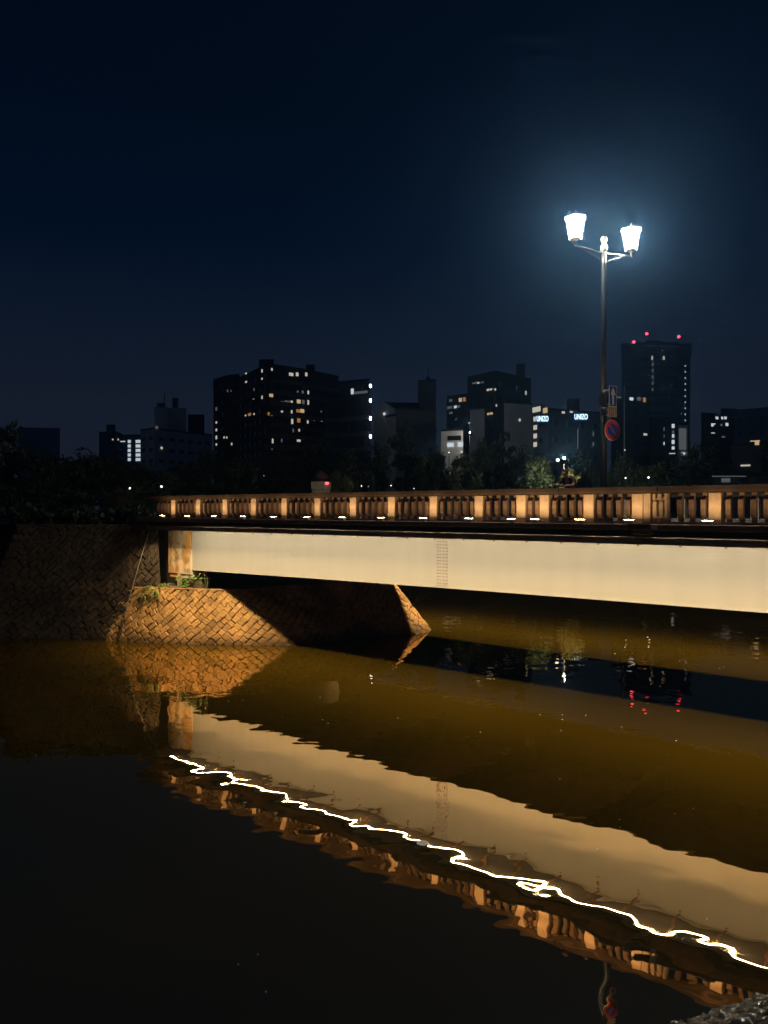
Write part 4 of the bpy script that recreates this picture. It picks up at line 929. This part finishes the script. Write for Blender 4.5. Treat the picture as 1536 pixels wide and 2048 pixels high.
for k in range(5):
    rx, rz = [(3.6, 3.2), (3.2, 4.2), (4.2, 3.0), (2.2, 5.0), (3.0, 2.6)][k]
    me, cl = crown_mesh('crown', 40+k, 3400, rx, rz, 0.20, 30); me.materials.append(M['leaf2'] if k in (1, 3) else M['leaf'])
    tm = trunk_mesh(cl, rz*1.25, rx, 0.26, k); tm.materials.append(M['bark']); TREES.append((me, tm, rx, rz))
tr = random.Random(12)
def tree(px, ytop, wpx, d, k, label, base=5.1, group='dark trees behind the bridge', leafm=None):
    me, tm, rx, rz = TREES[k]; w = wpx*d/F/2; z1 = WZ(ytop, d); sx = w/rx
    sz = (z1 - base)/(rz*2.25); loc = Vector((WX(px, d), d, base)); t = thing('tree', label, 'tree', loc, 0, group); rz_ = tr.uniform(0, 6.28)
    zc = z1 - base - rz*sz
    a = obj('crown', me if leafm is None else me.copy(), None, t, (0, 0, zc), (0, 0, rz_), (sx, sx, sz)); obj('trunk', tm, None, t, (0, 0, zc), (0, 0, rz_), (sx*0.9, sx*0.9, sz))
    if leafm: a.data.materials[0] = M[leafm]
    return t
TL = [
 (14, 846, 110, 62, 0, 'tallest dark tree at the far left edge'),
 (90, 896, 120, 58, 2, 'dark tree below the faint hazy flat block'),
 (165, 892, 120, 64, 4, 'broad dark tree left of the narrow domed block'),
 (235, 918, 110, 60, 0, 'dark tree below the bright stairwell lights'),
 (305, 924, 110, 66, 4, 'dark tree below the pale office building'),
 (372, 914, 100, 75, 1, 'dark tree below the right wing of the pale office building'),
 (420, 900, 90, 88, 0, 'dark tree at the foot of the narrow apartment wing'),
 (478, 905, 100, 86, 4, 'dark tree below the left corner of the tall apartment tower'),
 (545, 898, 110, 95, 2, 'broad dark tree below the middle of the tall apartment tower'),
 (628, 860, 95, 92, 1, 'tall dark tree before the right half of the apartment tower'),
 (690, 900, 100, 90, 0, 'dark tree below the balcony block'),
 (757, 872, 60, 96, 1, 'slim dark tree in front of the pale gable'),
 (812, 838, 80, 100, 3, 'tall conical dark tree before the slatted block'),
 (862, 890, 80, 94, 4, 'dark tree left of the low white clinic'),
 (925, 908, 90, 90, 0, 'dark tree below the low white clinic'),
 (968, 862, 70, 100, 1, 'dark tree before the narrow pale annex'),
 (1005, 856, 70, 104, 3, 'slim dark tree left of the broad pale slab'),
 (1052, 885, 80, 98, 4, 'dark tree below the broad pale slab'),
 (1165, 905, 90, 98, 0, 'dark tree behind the lamp post below the hotel'),
 (1245, 905, 90, 96, 2, 'dark tree right of the lamp post base'),
 (1310, 912, 100, 94, 4, 'dark tree below the slits of light'),
 (1385, 890, 90, 100, 0, 'dark tree below the lit wall panel'),
 (1430, 880, 80, 112, 1, 'dark tree before the right flats'),
 (1545, 860, 60, 110, 1, 'dark tree cut by the right edge'),
 (40, 960, 160, 50, 2, 'low dark bushy tree above the stone wall at far left'),
 (150, 968, 150, 49, 4, 'low dark bushy tree above the middle of the stone wall'),
 (262, 975, 110, 47, 0, 'low dark bushy tree just left of the balustrade end'),
]
for a in TL: tree(*a)
tree(1072, 912, 120, 86, 2, 'round lamplit green tree behind the leaning person', group='lamplit trees')
tree(1142, 936, 50, 83.5, 4, 'small bright yellow green tree top above the two people', group='lamplit trees', leafm='leaf3')
tree(680, 938, 60, 80, 4, 'small pale leafed tree right of the domed pillar', group='lamplit trees', leafm='leaf3')
# shrubs along the top of the wall, one mass
me, cl = crown_mesh('hedge', 77, 2600, 1.0, 0.6, 0.14, 20)
V = np.array([v.co[:] for v in me.vertices]); out = MB(); rr = random.Random(5)
for k in range(14):
    o_ = np.array([-18 + k*0.62, 37.6 + rr.uniform(0, .6), 5.6 + rr.uniform(-.1, .2)]); sel = rr.sample(range(2600), 260)
    for i in sel: out.add(V[4*i:4*i+4]*np.array([1, 1, 1.0]) + o_, [(0, 1, 2, 3)])
h = out.build('ground_cover', M['leaf2']); tag(h, 'dark low growth along the top of the stone wall', 'undergrowth', kind='stuff')

# ================================================================== park lamps
def park_lamp(px, py, d, r, label, m='parklamp_s', power=None):
    p = W(px, py, d); base = 5.0 if d > 78 else 5.2
    t = thing('park_lamp', label, 'lamp', Vector((p.x, p.y, base)), 0, 'small park lamps')
    MB().lathe([(0.09, 0), (0.06, 0.3), (0.045, p.z-base-r)], 8).build('post', M['pole'], t, True)
    MB().lathe([(0.02, -r), (r*0.7, -r*0.7), (r, 0), (r*0.7, r*0.7), (0.02, r)], 12).build('globe', M[m], t, True, (0, 0, p.z-base))
    if m == 'parklamp': MB().box((-0.55, -0.46, -0.55), (0.55, -0.43, r*0.1), 0.01).box((-0.03, -0.43, -0.35), (0.03, 0.0, -0.30)).build('added_shield', M['pole'], t, loc=(0, 0, p.z-base))  # plate added to keep the bright globe from reflecting in the river
park_lamp(1128, 918, 79.2, 0.16, 'brightest park lamp above the lamplit tree', 'parklamp')
park_lamp(1115.5, 920, 90, 0.20, 'smaller cool lamp just left of the brightest park lamp')
park_lamp(848, 928, 110, 0.11, 'park lamp below the slatted block with a faint beam', 'parklamp')
park_lamp(939, 866, 158, 0.10, 'oval street lamp shining beside the low white clinic', 'parklamp')
for x, y, d, lab in ((901, 947, 100, 'small park lamp under the low clinic'), (978, 941, 105, 'small park lamp left of the lamplit tree'), (1250, 900, 115, 'small lamp right of the round sign'),
    (1251, 956, 88, 'tiny lamp just above the rail right of the lamp post'), (1297, 955, 90, 'tiny lamp above the rail right of the thin mast'), (280, 950, 70, 'small warm lamp above the dark trees near the balustrade end'), (255, 951, 74, 'small lamp among dark trees left of the warm one'),
    (260, 977, 52, 'tiny lamp low in the dark trees left of the bridge'), (323, 973, 56, 'tiny lamp just above the left end of the rail'), (529, 952, 95, 'tiny lamp below the tall apartment tower'),
    (923, 904, 115, 'tiny lamp right of the clinic lights'), (898, 905, 115, 'tiny lamp at the foot of the clinic')):
    park_lamp(x, y, d, 0.07 + 0.05*((x*7) % 5)/5, lab)
for k, (x, y) in enumerate(((686, 968), (694, 971), (707, 969), (723, 972), (737, 973), (747, 972), (782, 971), (793, 975), (828, 977), (893, 979), (668, 966), (677, 975))):
    park_lamp(x, y, 110, 0.05 + 0.015*(k % 4), 'one of the tiny ground lights low above the rail right of the domed pillar')

# ================================================================== specks floating on the water
sp = [(565,1433),(645,1440),(656,1447),(796,1437),(640,1395),(1125,1430),(1125,1440),(1120,1559),(1388,1618),(1240,1640),(1241,1656),(1350,1628),(1152,1305),(961,1465),(1244,1455),(1353,1482),(476,1931),(515,1911),(531,1986),(1161,1345),(1253,1310),(1230,1308),(1360,1322),(1440,1337),(1448,1334),(1080,1430),(1122,1462),(1172,1431),(457,1403),(486,1401),(430,1470),(1415,1840),(1196,1700),(1366,1880),(700,1330)]
rs = random.Random(8); pm = []
for k in range(4):
    n = 7; pts = [(math.cos(2*math.pi*i/n)*rs.uniform(.6, 1.1), math.sin(2*math.pi*i/n)*rs.uniform(.35, .8)) for i in range(n)]; pm.append(MB().prism(pts, 0, 0.25).mesh('floating_petal'))
for x, y in sp:
    d = CAMZ*F/(y - HOR); s = rs.uniform(1.2, 2.2)*d/F
    o = obj('floating_petal', rs.choice(pm), M['foam'], None, (WX(x, d), d, 0.001), (0, 0, rs.uniform(0, 3)), (s, s, 0.03))
    tag(o, 'pale petal speck floating on the river', 'petal', 'pale specks floating on the water')
d = CAMZ*F/(1689 - HOR)
tag(MB().lathe([(0.075, 0.0), (0.10, 0.008), (0.11, 0.016), (0.09, 0.012), (0.07, 0.008)], 18).build('floating_ring', M['foam'], None, True, (WX(845, d), d, 0.002)), 'small pale ring shaped scrap floating below the bright line', 'litter')

# ================================================================== haze volume added for the lamp halos, fading the far city too
hz = MB().box((-420, -60, -1.2), (420, 640, 112)).build('haze', None)
hm = bpy.data.materials.new('haze air'); hm.use_nodes = True; nt = hm.node_tree; nt.nodes.clear()
ho = nt.nodes.new('ShaderNodeOutputMaterial'); pv = nt.nodes.new('ShaderNodeVolumePrincipled')
pv.inputs['Density'].default_value = 0.0010; pv.inputs['Color'].default_value = (0.24, 0.54, 1.0, 1); pv.inputs['Anisotropy'].default_value = 0.87
nt.links.new(pv.outputs[0], ho.inputs['Volume']); hz.data.materials.append(hm); tag(hz, 'thin haze added for the lamp halos, also fading the far city', 'haze', kind='stuff')
